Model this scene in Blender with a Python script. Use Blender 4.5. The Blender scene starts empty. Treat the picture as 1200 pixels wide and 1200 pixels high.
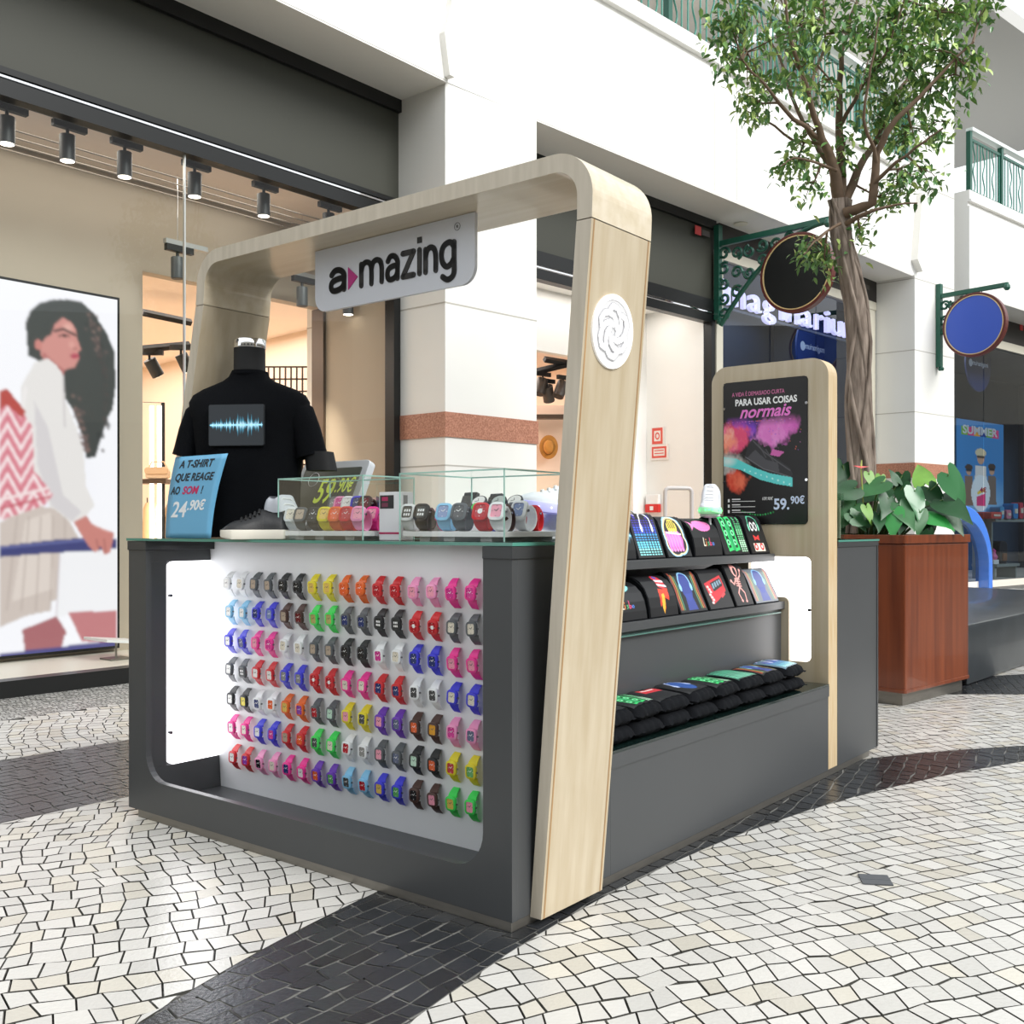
import bpy, bmesh, math, random
import numpy as np
from mathutils import Vector, Matrix
sc = bpy.context.scene
COL = sc.collection
PI = math.pi
rnd = random.Random(7)

# ---------------------------------------------------------------- camera, sky, sun, exposure
EYE = 1.039
cam = bpy.data.cameras.new('camera')
cam.sensor_width = 36.0
cam.lens = 36.3
cam.shift_y = 0.015
cam.clip_start = 0.05
cam.clip_end = 200
cam_o = bpy.data.objects.new('camera', cam)
cam_o.location = (0, 0, EYE)
cam_o.rotation_euler = (PI/2, 0, 0)
COL.objects.link(cam_o)
sc.camera = cam_o
wd = bpy.data.worlds.new('sky')
sc.world = wd
wd.use_nodes = True
bgn = wd.node_tree.nodes['Background']
bgn.inputs[0].default_value = (0.93, 0.97, 1.0, 1)
bgn.inputs[1].default_value = 1.4
sun = bpy.data.lights.new('sun', 'SUN')
sun.energy = 3.5
sun.angle = math.radians(30)
sun.color = (1.0, 0.985, 0.955)
sun_o = bpy.data.objects.new('sun', sun)
sun_o.rotation_euler = Vector((-0.62, 0.50, -0.60)).to_track_quat('-Z', 'Y').to_euler()
sun_o.location = (6, -4, 9)
COL.objects.link(sun_o)
sc.view_settings.view_transform = 'Standard'
sc.view_settings.look = 'None'
sc.view_settings.gamma = 1
sc.view_settings.exposure = 0.0
sc.view_settings.use_curve_mapping = False
try:
    cy = sc.cycles
    cy.use_denoising = True
    cy.max_bounces = 9
    cy.diffuse_bounces = 4
    cy.glossy_bounces = 3
    cy.transmission_bounces = 4
    cy.transparent_max_bounces = 14
    cy.caustics_reflective = False
    cy.caustics_refractive = False
    cy.sample_clamp_indirect = 6
except Exception:
    pass

# ---------------------------------------------------------------- colour and materials
def lin(c):
    if isinstance(c, str):
        c = c.lstrip('#')
        c = [int(c[i:i+2], 16)/255 for i in (0, 2, 4)]
    return tuple((x/12.92 if x <= .04045 else ((x+.055)/1.055)**2.4) for x in c[:3])

MATS = {}
def mat(name, col='#808080', rough=.5, metal=0., emit=0., ecol=None, noise=0., nscale=8., stretch=(1, 1, 1), bump=0., bscale=60., col2=None, alpha=1., spec=.5, coat=0.):
    if name in MATS:
        return MATS[name]
    m = bpy.data.materials.new(name)
    m.use_nodes = True
    nt = m.node_tree
    b = nt.nodes['Principled BSDF']
    c = lin(col)
    b.inputs['Base Color'].default_value = (*c, 1)
    b.inputs['Roughness'].default_value = rough
    b.inputs['Metallic'].default_value = metal
    b.inputs['Specular IOR Level'].default_value = spec
    b.inputs['Coat Weight'].default_value = coat
    if emit:
        b.inputs['Emission Color'].default_value = (*lin(ecol or col), 1)
        b.inputs['Emission Strength'].default_value = emit
    if noise or bump:
        tc = nt.nodes.new('ShaderNodeTexCoord')
        mp = nt.nodes.new('ShaderNodeMapping')
        mp.inputs['Scale'].default_value = stretch
        nt.links.new(tc.outputs['Object'], mp.inputs[0])
        if noise:
            n = nt.nodes.new('ShaderNodeTexNoise')
            n.inputs['Scale'].default_value = nscale
            n.inputs['Detail'].default_value = 5
            nt.links.new(mp.outputs[0], n.inputs['Vector'])
            mx = nt.nodes.new('ShaderNodeMix')
            mx.data_type = 'RGBA'
            c2 = lin(col2) if col2 else tuple(x*(1-noise) for x in c)
            mx.inputs[6].default_value = (*c, 1)
            mx.inputs[7].default_value = (*c2, 1)
            rp = nt.nodes.new('ShaderNodeMapRange')
            rp.inputs[1].default_value = .3
            rp.inputs[2].default_value = .7
            nt.links.new(n.outputs[0], rp.inputs[0])
            nt.links.new(rp.outputs[0], mx.inputs[0])
            nt.links.new(mx.outputs[2], b.inputs['Base Color'])
        if bump:
            n2 = nt.nodes.new('ShaderNodeTexNoise')
            n2.inputs['Scale'].default_value = bscale
            nt.links.new(mp.outputs[0], n2.inputs['Vector'])
            bp = nt.nodes.new('ShaderNodeBump')
            bp.inputs['Strength'].default_value = bump
            bp.inputs['Distance'].default_value = .01
            nt.links.new(n2.outputs[0], bp.inputs['Height'])
            nt.links.new(bp.outputs[0], b.inputs['Normal'])
    MATS[name] = m
    return m

def glass(name, tint='#f4faf8', refl=.6, rough=.0, ior=1.45):
    if name in MATS:
        return MATS[name]
    m = bpy.data.materials.new(name)
    m.use_nodes = True
    nt = m.node_tree
    nt.nodes.remove(nt.nodes['Principled BSDF'])
    out = nt.nodes['Material Output']
    tr = nt.nodes.new('ShaderNodeBsdfTransparent')
    tr.inputs[0].default_value = (*lin(tint), 1)
    gl = nt.nodes.new('ShaderNodeBsdfGlossy')
    gl.inputs['Roughness'].default_value = rough
    fr = nt.nodes.new('ShaderNodeFresnel')
    fr.inputs[0].default_value = ior
    mu = nt.nodes.new('ShaderNodeMath')
    mu.operation = 'MULTIPLY'
    mu.inputs[1].default_value = refl
    mx = nt.nodes.new('ShaderNodeMixShader')
    nt.links.new(fr.outputs[0], mu.inputs[0])
    nt.links.new(mu.outputs[0], mx.inputs[0])
    nt.links.new(tr.outputs[0], mx.inputs[1])
    nt.links.new(gl.outputs[0], mx.inputs[2])
    nt.links.new(mx.outputs[0], out.inputs[0])
    MATS[name] = m
    return m

def attr_mat(name, rough=.5, emit=0., spec=.5, bump=0., bscale=40., screen=False):
    if name in MATS:
        return MATS[name]
    m = mat(name, '#808080', rough, spec=spec, bump=bump, bscale=bscale)
    nt = m.node_tree
    b = nt.nodes['Principled BSDF']
    a = nt.nodes.new('ShaderNodeAttribute')
    a.attribute_name = 'Col'
    if screen:
        b.inputs['Base Color'].default_value = (.01, .01, .012, 1)
    else:
        nt.links.new(a.outputs[0], b.inputs['Base Color'])
    if emit:
        nt.links.new(a.outputs[0], b.inputs['Emission Color'])
        b.inputs['Emission Strength'].default_value = emit
    return m

# ---------------------------------------------------------------- mesh builder
class MB:
    def __init__(s):
        s.v = []; s.f = []; s.mi = []; s.k = 0; s.M = None
    def add(s, vs, fs, k=None):
        o = len(s.v)
        if s.M is not None:
            vs = [tuple(s.M @ Vector(v)) for v in vs]
        s.v += [tuple(v) for v in vs]
        s.f += [tuple(i+o for i in f) for f in fs]
        s.mi += [s.k if k is None else k]*len(fs)
        return s
    def box(s, x0, x1, y0, y1, z0, z1, k=None):
        x0, x1 = sorted((x0, x1)); y0, y1 = sorted((y0, y1)); z0, z1 = sorted((z0, z1))
        return s.add([(x0,y0,z0),(x1,y0,z0),(x1,y1,z0),(x0,y1,z0),(x0,y0,z1),(x1,y0,z1),(x1,y1,z1),(x0,y1,z1)],
                     [(0,3,2,1),(4,5,6,7),(0,1,5,4),(1,2,6,5),(2,3,7,6),(3,0,4,7)], k)
    def quad(s, a, b, c, d, k=None):
        return s.add([a, b, c, d], [(0,1,2,3)], k)
    # prism: outline given as (p, q) pairs, placed by fn(p, q, h); extruded from h0 to h1
    def prism(s, poly, h0, h1, fn, k=None, hole=None):
        n = len(poly)
        vs = [fn(p, q, h0) for p, q in poly] + [fn(p, q, h1) for p, q in poly]
        fs = [(i, (i+1) % n, n+(i+1) % n, n+i) for i in range(n)]
        if hole is None:
            fs += [tuple(range(n-1, -1, -1)), tuple(range(n, 2*n))]
        else:
            vs += [fn(p, q, h0) for p, q in hole] + [fn(p, q, h1) for p, q in hole]
            for i in range(n):
                j = (i+1) % n
                fs += [(2*n+j, 2*n+i, 3*n+i, 3*n+j), (j, i, 2*n+i, 2*n+j), (n+i, n+j, 3*n+j, 3*n+i)]
        return s.add(vs, fs, k)
    def loft(s, rings, closed=True, caps=True, k=None):
        n = len(rings[0]); vs = [p for r in rings for p in r]; fs = []
        for a in range(len(rings)-1):
            for i in range(n if closed else n-1):
                j = (i+1) % n
                fs.append((a*n+i, a*n+j, (a+1)*n+j, (a+1)*n+i))
        if caps and closed:
            fs += [tuple(range(n-1, -1, -1)), tuple(range((len(rings)-1)*n, len(rings)*n))]
        return s.add(vs, fs, k)
    def tube(s, pts, r, n=8, k=None, closed=False):
        pts = [Vector(p) for p in pts]; m = len(pts)
        rr = r if isinstance(r, (list, tuple)) else [r]*m
        rings = []; up = Vector((0, 0, 1)); prev = None
        for i, p in enumerate(pts):
            if closed:
                t = pts[(i+1) % m]-pts[i-1]
            else:
                t = pts[min(i+1, m-1)]-pts[max(i-1, 0)]
            t = t.normalized() if t.length > 1e-9 else Vector((0, 0, 1))
            if prev is None:
                a = t.cross(up if abs(t.z) < .9 else Vector((1, 0, 0))).normalized()
            else:
                a = prev-t*prev.dot(t)
                a = a.normalized() if a.length > 1e-6 else t.orthogonal().normalized()
            prev = a; b = t.cross(a)
            rings.append([tuple(p+(a*math.cos(2*PI*q/n)+b*math.sin(2*PI*q/n))*rr[i]) for q in range(n)])
        if closed:
            rings.append(rings[0])
        return s.loft(rings, True, not closed, k)
    def lathe(s, prof, n=24, k=None, fn=None, caps=True):
        fn = fn or (lambda x, y, z: (x, y, z))
        rings = [[fn(r*math.cos(2*PI*q/n), r*math.sin(2*PI*q/n), z) for q in range(n)] for r, z in prof]
        return s.loft(rings, True, caps, k)
    def cyl(s, c, r, h, axis='z', n=20, k=None, r2=None):
        r2 = r if r2 is None else r2
        f = {'z': lambda x, y, z: (c[0]+x, c[1]+y, c[2]+z), 'x': lambda x, y, z: (c[0]+z, c[1]+x, c[2]+y), 'y': lambda x, y, z: (c[0]+y, c[1]+z, c[2]+x)}[axis]
        return s.lathe([(r, 0), (r2, h)], n, k, f)
    def stroke(s, pts, w, fn, h0, h1, k=None, caps=True):
        """flat rounded pen stroke in the (p, q) plane"""
        for i in range(len(pts)-1):
            (a, b), (c, d) = pts[i], pts[i+1]
            L = math.hypot(c-a, d-b) or 1e-9
            nx, ny = -(d-b)/L*w/2, (c-a)/L*w/2
            s.prism([(a+nx, b+ny), (a-nx, b-ny), (c-nx, d-ny), (c+nx, d+ny)], h0, h1, fn, k)
        P = pts if caps else pts[1:-1]
        for a, b in P:
            s.prism([(a+w/2*math.cos(t*PI/6), b+w/2*math.sin(t*PI/6)) for t in range(12)], h0, h1, fn, k)
        return s
    def text(s, body, size, fn, h0=0., h1=.0006, k=None, bold=0., align='LEFT', shear=0., space=1., width=None):
        cu = bpy.data.curves.new('t', 'FONT')
        cu.body = body; cu.size = size; cu.offset = bold; cu.align_x = align; cu.shear = shear; cu.space_character = space
        cu.resolution_u = 4; cu.extrude = .5
        o = bpy.data.objects.new('t', cu)
        me = bpy.data.meshes.new_from_object(o)
        vs = [v.co.copy() for v in me.vertices]
        xs = [v.x for v in vs]
        sx = 1.
        if width and xs:
            sx = width/max(1e-6, max(xs)-min(xs))
        s.add([fn(v.x*sx, v.y, h0 if v.z < 0 else h1) for v in vs], [tuple(p.vertices) for p in me.polygons], k)
        bpy.data.objects.remove(o); bpy.data.curves.remove(cu); bpy.data.meshes.remove(me)
        return s
    def mesh(s, name, mats, smooth=None, bevel=0., fix=True, seg=2):
        me = bpy.data.meshes.new(name)
        me.from_pydata(s.v, [], s.f)
        for m in (mats if isinstance(mats, (list, tuple)) else [mats]):
            me.materials.append(m)
        me.polygons.foreach_set('material_index', s.mi)
        if fix or bevel:
            bm = bmesh.new(); bm.from_mesh(me)
            if fix:
                bmesh.ops.recalc_face_normals(bm, faces=bm.faces)
            if bevel:
                es = [e for e in bm.edges if len(e.link_faces) == 2 and e.calc_face_angle(0) > .6]
                bmesh.ops.bevel(bm, geom=es, offset=bevel, segments=seg, profile=.6, affect='EDGES', clamp_overlap=True)
            bm.to_mesh(me); bm.free()
        if smooth:
            me.polygons.foreach_set('use_smooth', [True]*len(me.polygons))
            me.set_sharp_from_angle(angle=math.radians(smooth))
        me.update()
        return me
    def build(s, name, mats, parent=None, smooth=None, bevel=0., label=None, fix=True, loc=None, rotz=0.):
        o = bpy.data.objects.new(name, s.mesh(name, mats, smooth, bevel, fix))
        COL.objects.link(o)
        if parent is not None:
            o.parent = parent
        if loc is not None:
            o.location = loc
        if rotz:
            o.rotation_euler = (0, 0, rotz)
        if label:
            o['label'] = label
        return o

def tag(o, label=None, cat=None, group=None, kind=None):
    if label: o['label'] = label
    if cat: o['category'] = cat
    if group: o['group'] = group
    if kind: o['kind'] = kind
    return o

def thing(name, label, cat, loc=(0, 0, 0), rotz=0., group=None):
    o = bpy.data.objects.new(name, None)
    COL.objects.link(o)
    o.empty_display_size = .05
    o.location = loc
    o.rotation_euler = (0, 0, rotz)
    return tag(o, label, cat, group)

def link_mesh(name, me, parent=None, loc=None, label=None):
    o = bpy.data.objects.new(name, me)
    COL.objects.link(o)
    if parent is not None: o.parent = parent
    if loc is not None: o.location = loc
    if label: o['label'] = label
    return o

def copy_tree(o, parent=None):
    c = o.copy(); COL.objects.link(c); c.parent = parent
    for ch in list(o.children):
        copy_tree(ch, c)
    return c

def rrect(x0, x1, y0, y1, r, n=6, corners=(1, 1, 1, 1)):
    """rounded rectangle, counter-clockwise from the lower left"""
    out = []
    for i, (cx, cyy, a) in enumerate(((x0+r, y0+r, PI), (x1-r, y0+r, 1.5*PI), (x1-r, y1-r, 0), (x0+r, y1-r, .5*PI))):
        for q in range(n+1):
            if corners[i]:
                out.append((cx+r*math.cos(a+q*PI/2/n), cyy+r*math.sin(a+q*PI/2/n)))
            else:
                out.append(((x0, x1, x1, x0)[i], (y0, y0, y1, y1)[i]))
    return out
def dedupe(p):
    q = [p[0]]
    for a in p[1:]:
        if math.hypot(a[0]-q[-1][0], a[1]-q[-1][1]) > 1e-6: q.append(a)
    if math.hypot(q[0][0]-q[-1][0], q[0][1]-q[-1][1]) < 1e-6: q.pop()
    return q
XZ = lambda p, q, h: (p, h, q)
YZ = lambda p, q, h: (h, p, q)
XY = lambda p, q, h: (p, q, h)
def arc(cx, cyy, r, a0, a1, n=10):
    return [(cx+r*math.cos(math.radians(a0+(a1-a0)*i/n)), cyy+r*math.sin(math.radians(a0+(a1-a0)*i/n))) for i in range(n+1)]

# ---------------------------------------------------------------- flat pictures (posters, screens, prints): a fine grid with a colour per vertex
class Pic:
    """u to the right, v downwards, both in the given units"""
    def __init__(s, u0, u1, v0, v1, nx, ny, bg='#000000'):
        s.u, s.v = np.meshgrid(np.linspace(u0, u1, nx), np.linspace(v0, v1, ny))
        s.c = np.zeros((ny, nx, 3)); s.c[:] = lin(bg)
        s.rs = np.random.RandomState(3)
        s.du = (u1-u0)/(nx-1)
    def inside(s, P):
        m = np.zeros(s.u.shape, bool); n = len(P)
        for i in range(n):
            (x1, y1), (x2, y2) = P[i], P[(i+1) % n]
            if y1 == y2: continue
            m ^= ((y1 > s.v) != (y2 > s.v)) & (s.u < (x2-x1)*(s.v-y1)/(y2-y1)+x1)
        return m
    def put(s, m, col, a=1.):
        w = (m*a)[..., None] if not isinstance(m, np.ndarray) or m.dtype != bool else m[..., None]*a
        s.c = s.c*(1-w)+np.array(lin(col))*w
        return s
    def poly(s, P, col, a=1.): return s.put(s.inside(P), col, a)
    def ell(s, cx, cyy, rx, ry, col, a=1., soft=0., rot=0.):
        c, q = math.cos(rot), math.sin(rot)
        x, y = s.u-cx, s.v-cyy
        d = ((x*c+y*q)/rx)**2+((-x*q+y*c)/ry)**2
        if soft: return s.put(np.clip((1-np.sqrt(d))/soft, 0, 1)*1., col, a)
        return s.put(d < 1, col, a)
    def line(s, P, w, col, a=1.):
        D = np.full(s.u.shape, 1e9)
        for (x1, y1), (x2, y2) in zip(P[:-1], P[1:]):
            dx, dy = x2-x1, y2-y1; L = dx*dx+dy*dy or 1e-12
            t = np.clip(((s.u-x1)*dx+(s.v-y1)*dy)/L, 0, 1)
            D = np.minimum(D, np.hypot(s.u-x1-t*dx, s.v-y1-t*dy))
        return s.put(np.clip((w/2-D)/s.du+.5, 0, 1), col, a)
    def blur(s, n=1):
        for _ in range(n):
            for ax in (0, 1):
                p = np.concatenate([s.c.take([0], ax), s.c, s.c.take([-1], ax)], ax); k = s.c.shape[ax]
                s.c = .25*p.take(range(k), ax)+.5*p.take(range(1, k+1), ax)+.25*p.take(range(2, k+2), ax)
        return s
    def fbm(s, seed, base=6):
        rs = np.random.RandomState(seed); ny, nx = s.u.shape; out = np.zeros((ny, nx)); amp = 1.
        for o in range(5):
            g = base*2**o; a = rs.rand(g+2, g+2)
            y = np.linspace(0, g, ny); x = np.linspace(0, g, nx); yi = y.astype(int); xi = x.astype(int)
            fy = (y-yi)[:, None]; fx = (x-xi)[None, :]
            v = a[yi][:, xi]*(1-fy)*(1-fx)+a[yi+1][:, xi]*fy*(1-fx)+a[yi][:, xi+1]*(1-fy)*fx+a[yi+1][:, xi+1]*fy*fx
            out += amp*v; amp *= .6
        return out/2.3
    def build(s, name, fn, m, parent, label=None):
        ny, nx = s.u.shape
        vs = [fn(a, b) for a, b in zip(s.u.ravel(), s.v.ravel())]
        fs = [(j*nx+i, (j+1)*nx+i, (j+1)*nx+i+1, j*nx+i+1) for j in range(ny-1) for i in range(nx-1)]
        me = bpy.data.meshes.new(name); me.from_pydata(vs, [], fs)
        at = me.color_attributes.new('Col', 'FLOAT_COLOR', 'POINT')
        at.data.foreach_set('color', np.concatenate([s.c.reshape(-1, 3), np.ones((ny*nx, 1))], 1).astype('f4').ravel())
        me.materials.append(m)
        return link_mesh(name, me, parent, None, label)

# ---------------------------------------------------------------- where things stand
def ray(px, py): return Vector(((px-600)/1210., 1., (618-py)/1210.))
def dep(px, py, d): r = ray(px, py); return Vector((r.x*d, d, EYE+r.z*d))
KA = math.radians(51.55)                       # the kiosk is turned by this angle
KC = Vector((0, 2.642, 0))
def K(x, y, z=0.): return Vector((KC.x+x*math.cos(KA)-y*math.sin(KA), KC.y+x*math.sin(KA)+y*math.cos(KA), z))
def kon(px, py, ax, val):
    """point of the sight line in kiosk coordinates on the plane axis = val"""
    r = ray(px, py); c, s_ = math.cos(KA), math.sin(KA)
    rk = Vector((r.x*c+r.y*s_, -r.x*s_+r.y*c, r.z))
    o = Vector((-KC.x*c-KC.y*s_, KC.x*s_-KC.y*c, EYE))
    t = (val-o[ax])/rk[ax]
    return o+rk*t
class Bay:
    """a straight stretch of the curved shop front: s along it, t into the shop"""
    def __init__(b, x, y, ang):
        b.o = Vector((x, y, 0)); a = math.radians(ang)
        b.d = Vector((math.sin(a), math.cos(a), 0)); b.n = Vector((-b.d.y, b.d.x, 0)); b.rot = math.atan2(b.d.y, b.d.x)
    def pt(b, s, t, z=0.): return b.o+b.d*s+b.n*t+Vector((0, 0, z))
    def on(b, px, py, t):
        r = ray(px, py); q = b.o+b.n*t
        # x = r.x*Y ; q + d*s
        s_ = (q.x-r.x*q.y)/(r.x*b.d.y-b.d.x)
        Y = q.y+b.d.y*s_
        return s_, EYE+r.z*Y
B1 = Bay(-.987, 8.85, 39.8)
B2 = Bay(-.21, 9.68, 44.4)
B3 = Bay(6.35, 16.2, 49.0)
def bstruct(bay, name, mb, mats, **kw):
    o = mb.build(name, mats, None, loc=bay.o, rotz=bay.rot, **kw)
    o['kind'] = 'structure'
    return o
# ================================================================ THE SETTING
white = mat('white_paint', '#f1f0ec', .55, noise=.03, nscale=1.5)
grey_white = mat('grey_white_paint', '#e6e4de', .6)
jamb_m = mat('jamb_panel', '#e6e5e0', .45, noise=.03, nscale=2)
granite = mat('pink_granite', '#c08a72', .4, noise=.5, nscale=70, col2='#8a5844')
black_frame = mat('black_aluminium', '#1b1c1c', .35, metal=.3)
olive = mat('olive_header', '#383931', .6)
steel = mat('brushed_steel', '#8f8b84', .38, metal=.85, noise=.15, nscale=12, stretch=(1, 1, 8))
chrome = mat('chrome', '#e8e8ea', .08, metal=1)
shop_glass = glass('shop_glass', '#f3f6f4', .75)
black_matt = mat('black_matt', '#17181a', .55)
dark_grey = mat('dark_grey_plastic', '#2c2e30', .45)
white_plastic = mat('white_plastic', '#f2f2f2', .35)
green_iron = mat('green_iron', '#1d5a49', .38, noise=.2, nscale=20)

# ---- paved floor: hand laid limestone setts with dark basalt bands
def in_band(x, y):
    a = math.hypot(x-4.876, y+.591) > 5.79 and math.hypot(x-3.419, y-.499) < 4.52
    n = -.75*x+.66*y
    b = x < -.4 and 3.74 < n < 4.74
    c = x > 2.5 and 6.42 < y < 6.95+.35*(x-2.6)
    return a or b or c
def in_strip(x, y):
    return (x+.987)*B1.n.x+(y-8.85)*B1.n.y > -.77
def snap(p, inside):
    """move a corner that lies on the wrong side onto the edge of the band"""
    x, y = p
    if in_band(x, y) == inside: return p
    best = None
    for cx, cyy, R in ((4.876, -.591, 5.79), (3.419, .499, 4.52)):
        d = math.hypot(x-cx, y-cyy); best = best or []
        best.append((cx+(x-cx)*R/d, cyy+(y-cyy)*R/d))
    n = -.75*x+.66*y
    for e in (3.74, 4.74):
        if x < -.3: best.append((x-.75*(e-n), y+.66*(e-n)))
    if x > 2.4: best += [(x, 6.42), (x, 6.95+.35*(x-2.6))]
    q = min(best, key=lambda a: math.hypot(a[0]-x, a[1]-y))
    return q if math.hypot(q[0]-x, q[1]-y) < .16 else p
gv, gf, gc = [], [], []
def sett(P, band, strip, r):
    cx = sum(p[0] for p in P)/4; cyy = sum(p[1] for p in P)/4
    dk = lin('#3a3b3c'); lt = lin('#55544f')
    base = len(gv)
    gv.extend([(cx+(p[0]-cx)*1.04, cyy+(p[1]-cyy)*1.04, -.0025) for p in P])
    gf.append((base, base+1, base+2, base+3))
    g = lin('#8b8a86') if band else lt
    gc.extend([g]*4)
    L = math.hypot(P[1][0]-P[0][0], P[1][1]-P[0][1])
    k = 1-(.004+.0035*r.random())/max(L, .03)*1.0
    ry = math.hypot(P[3][0]-P[0][0], P[3][1]-P[0][1])
    k2 = 1-(.0035+.0035*r.random())/max(ry, .03)
    ex = ((P[1][0]+P[2][0]-P[0][0]-P[3][0])/4, (P[1][1]+P[2][1]-P[0][1]-P[3][1])/4)
    ey = ((P[2][0]+P[3][0]-P[0][0]-P[1][0])/4, (P[2][1]+P[3][1]-P[0][1]-P[1][1])/4)
    kk = (k+k2)/2
    q = [(cx+(p[0]-cx)*kk, cyy+(p[1]-cyy)*kk) for p in P]
    base = len(gv)
    tz = .0012*r.random()
    gv.extend([(a, b, tz) for a, b in q])
    gf.append((base, base+1, base+2, base+3))
    if band:
        v = r.uniform(.75, 1.5); c = [x*v for x in lin('#26282b')]
    elif strip:
        v = r.uniform(.55, 1.1); c = [x*v for x in lin('#b9b8b4')]
    else:
        v = r.uniform(.84, 1.04); c = [x*v for x in lin('#cac8c3')]
        if r.random() < .2: c = [c[0]*.98, c[1]*.95, c[2]*.88]
    gc.extend([c]*4)
def visible(x, y): return 1.3 < y < 17.5 and -.52*y-.4 < x < .52*y+1.0
r2 = random.Random(11)
def grid_floor(origin, head, dx, dy, n0, n1, m0, m1, target, cond, warp, bond=.22):
    a = math.radians(head); d = (math.sin(a), math.cos(a)); n = (-d[1], d[0])
    off = 0.
    tj = {}
    def T(i, j):
        if (i, j) not in tj: tj[(i, j)] = r2.uniform(-.13, .13)*dy
        return tj[(i, j)]
    def P(s_, i, j):
        ws, wt = warp(s_, j*dy+T(i, j))
        return (origin[0]+d[0]*ws+n[0]*wt, origin[1]+d[1]*ws+n[1]*wt)
    for j in range(m0, m1):
        off = (off+r2.uniform(-bond, bond)) % 1.
        js = [(i+off+r2.uniform(-.2, .2))*dx for i in range(n0, n1+1)]
        lean = [r2.uniform(-.12, .12)*dx for _ in js]
        for i in range(n0, n1):
            k = i-n0
            q = [P(js[k]-lean[k], i, j), P(js[k+1]-lean[k+1], i+1, j), P(js[k+1]+lean[k+1], i+1, j+1), P(js[k]+lean[k], i, j+1)]
            cx = sum(p[0] for p in q)/4; cyy = sum(p[1] for p in q)/4
            if not visible(cx, cyy) or not cond(cx, cyy): continue
            ins = [in_band(*p) for p in q]
            if target not in ins: continue
            if not all(v == target for v in ins): q = [snap(p, target) for p in q]
            ar = abs(sum(q[z][0]*q[(z+1) % 4][1]-q[(z+1) % 4][0]*q[z][1] for z in range(4)))/2
            if ar < .12*dx*dy: continue
            sett(q, target, in_strip(cx, cyy), r2)
warp = lambda s_, t_: (s_+.025*math.sin(t_*6.1)+.03*math.sin(t_*2.3+1), t_+.05*math.sin(s_*1.1)+.01*math.sin(s_*3.9+t_))
grid_floor((0, 2), 68, .064, .074, -210, 325, -50, 280, False, lambda x, y: y < 8.2 and not in_strip(x, y), warp)
grid_floor((0, 2), 38.5, .08, .056, -120, 275, -145, 195, True, lambda x, y: y < 8.2, lambda s_, t_: (s_, t_+.035*s_*s_-.02*s_+.02*math.sin(s_*2.5)), .5)
grid_floor((0, 2), 40, .03, .03, -40, 330, 40, 260, False, lambda x, y: in_strip(x, y) and x < -1.2 and y < 8.2, lambda s_, t_: (s_, t_), .5)
grid_floor((0, 8), 60, .11, .12, -60, 160, -120, 95, False, lambda x, y: y >= 8.2, warp)
me = bpy.data.meshes.new('floor'); me.from_pydata(gv, [], gf)
at = me.color_attributes.new('Col', 'FLOAT_COLOR', 'POINT')
at.data.foreach_set('color', np.array([(*c, 1) for c in gc], 'f4').ravel())
me.materials.append(attr_mat('stone_setts', .27, bump=.12, bscale=90))
tag(link_mesh('floor', me), kind='structure')
MB().quad((-30, -14, -.006), (30, -14, -.006), (30, 30, -.006), (-30, 30, -.006)).build('floor_bed', mat('grout', '#6a6863', .8, noise=.3, nscale=30), fix=False)['kind'] = 'structure'

# ---- near pillar and far pillar with granite bands
def pillar(name, P, ztop, joints, band):
    m = MB()
    m.prism(P, 0, ztop, XY, 0)
    c = Vector((sum(p[0] for p in P)/len(P), sum(p[1] for p in P)/len(P), 0))
    def grow(g): 
        out = []
        for i, p in enumerate(P):
            a = Vector((*P[i-1], 0)); b = Vector((*p, 0)); d = Vector((*P[(i+1) % len(P)], 0))
            n1 = (b-a).normalized(); n2 = (d-b).normalized()
            n1 = Vector((n1.y, -n1.x, 0)); n2 = Vector((n2.y, -n2.x, 0))
            w = (n1+n2); w = w/max(.3, w.dot(n1))
            out.append((b.x+w.x*g, b.y+w.y*g))
        return out
    m.prism(grow(.012), band[0], band[1], XY, 1)
    for z in joints:
        m.prism(grow(.0015), z-.006, z+.006, XY, 2)
    o = m.build(name, [jamb_m, granite, mat('joint_grey', '#b4b0a8', .7)])
    o['kind'] = 'structure'
    return o
def plan(b, *st): return [tuple(b.pt(s_, t_).xy) for s_, t_ in st]
near = [tuple(B1.pt(0, 1.2).xy), tuple(B1.pt(0, -.57).xy), (.22, 9.26), tuple(B2.pt(0, .9).xy)]
pillar('wall_near_pillar', near, 4.7, (.62, 1.55, 2.89), (1.785, 1.99))
far = [(4.75, 15.96), (5.39, 15.4), (5.85, 15.0), (6.75, 15.76), (6.33, 16.25), (5.7, 16.9)]
pillar('wall_far_pillar', far, 9.6, (.62, 1.5, 2.72, 3.62, 4.66, 6.05), (1.765, 1.98))

# ---- bay fascias (beam over the shop fronts), with cornice groove
def fascia(name, b, s0, s1, ztop=6.3):
    m = MB()
    m.box(s0, s1, -.6, .05, 4.7, 6.05)
    m.box(s0, s1, -.57, .05, 6.05, 6.12)
    m.box(s0, s1, -.63, .05, 6.12, 6.16)
    m.box(s0, s1, -.6, 3.6, 6.16, ztop)
    return bstruct(b, name, m, white)
fascia('wall_left', B1, -9, .0)
fascia('wall_middle', B2, -1.09, 8.15)
fascia('wall_right', B3, .5, 7)
m = MB(); m.prism([(-.04, 4.72), (.02, 4.72), (.02, 5.6), (-.02, 5.3), (-.10, 5.05)], -.66, -.55, XZ); bstruct(B1, 'trim_1', m, grey_white)
m = MB(); m.prism([(7.93, 4.9), (8.1, 4.75), (8.1, 5.9), (8.05, 5.6)], -.7, -.58, XZ); bstruct(B2, 'trim_2', m, grey_white)
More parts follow.
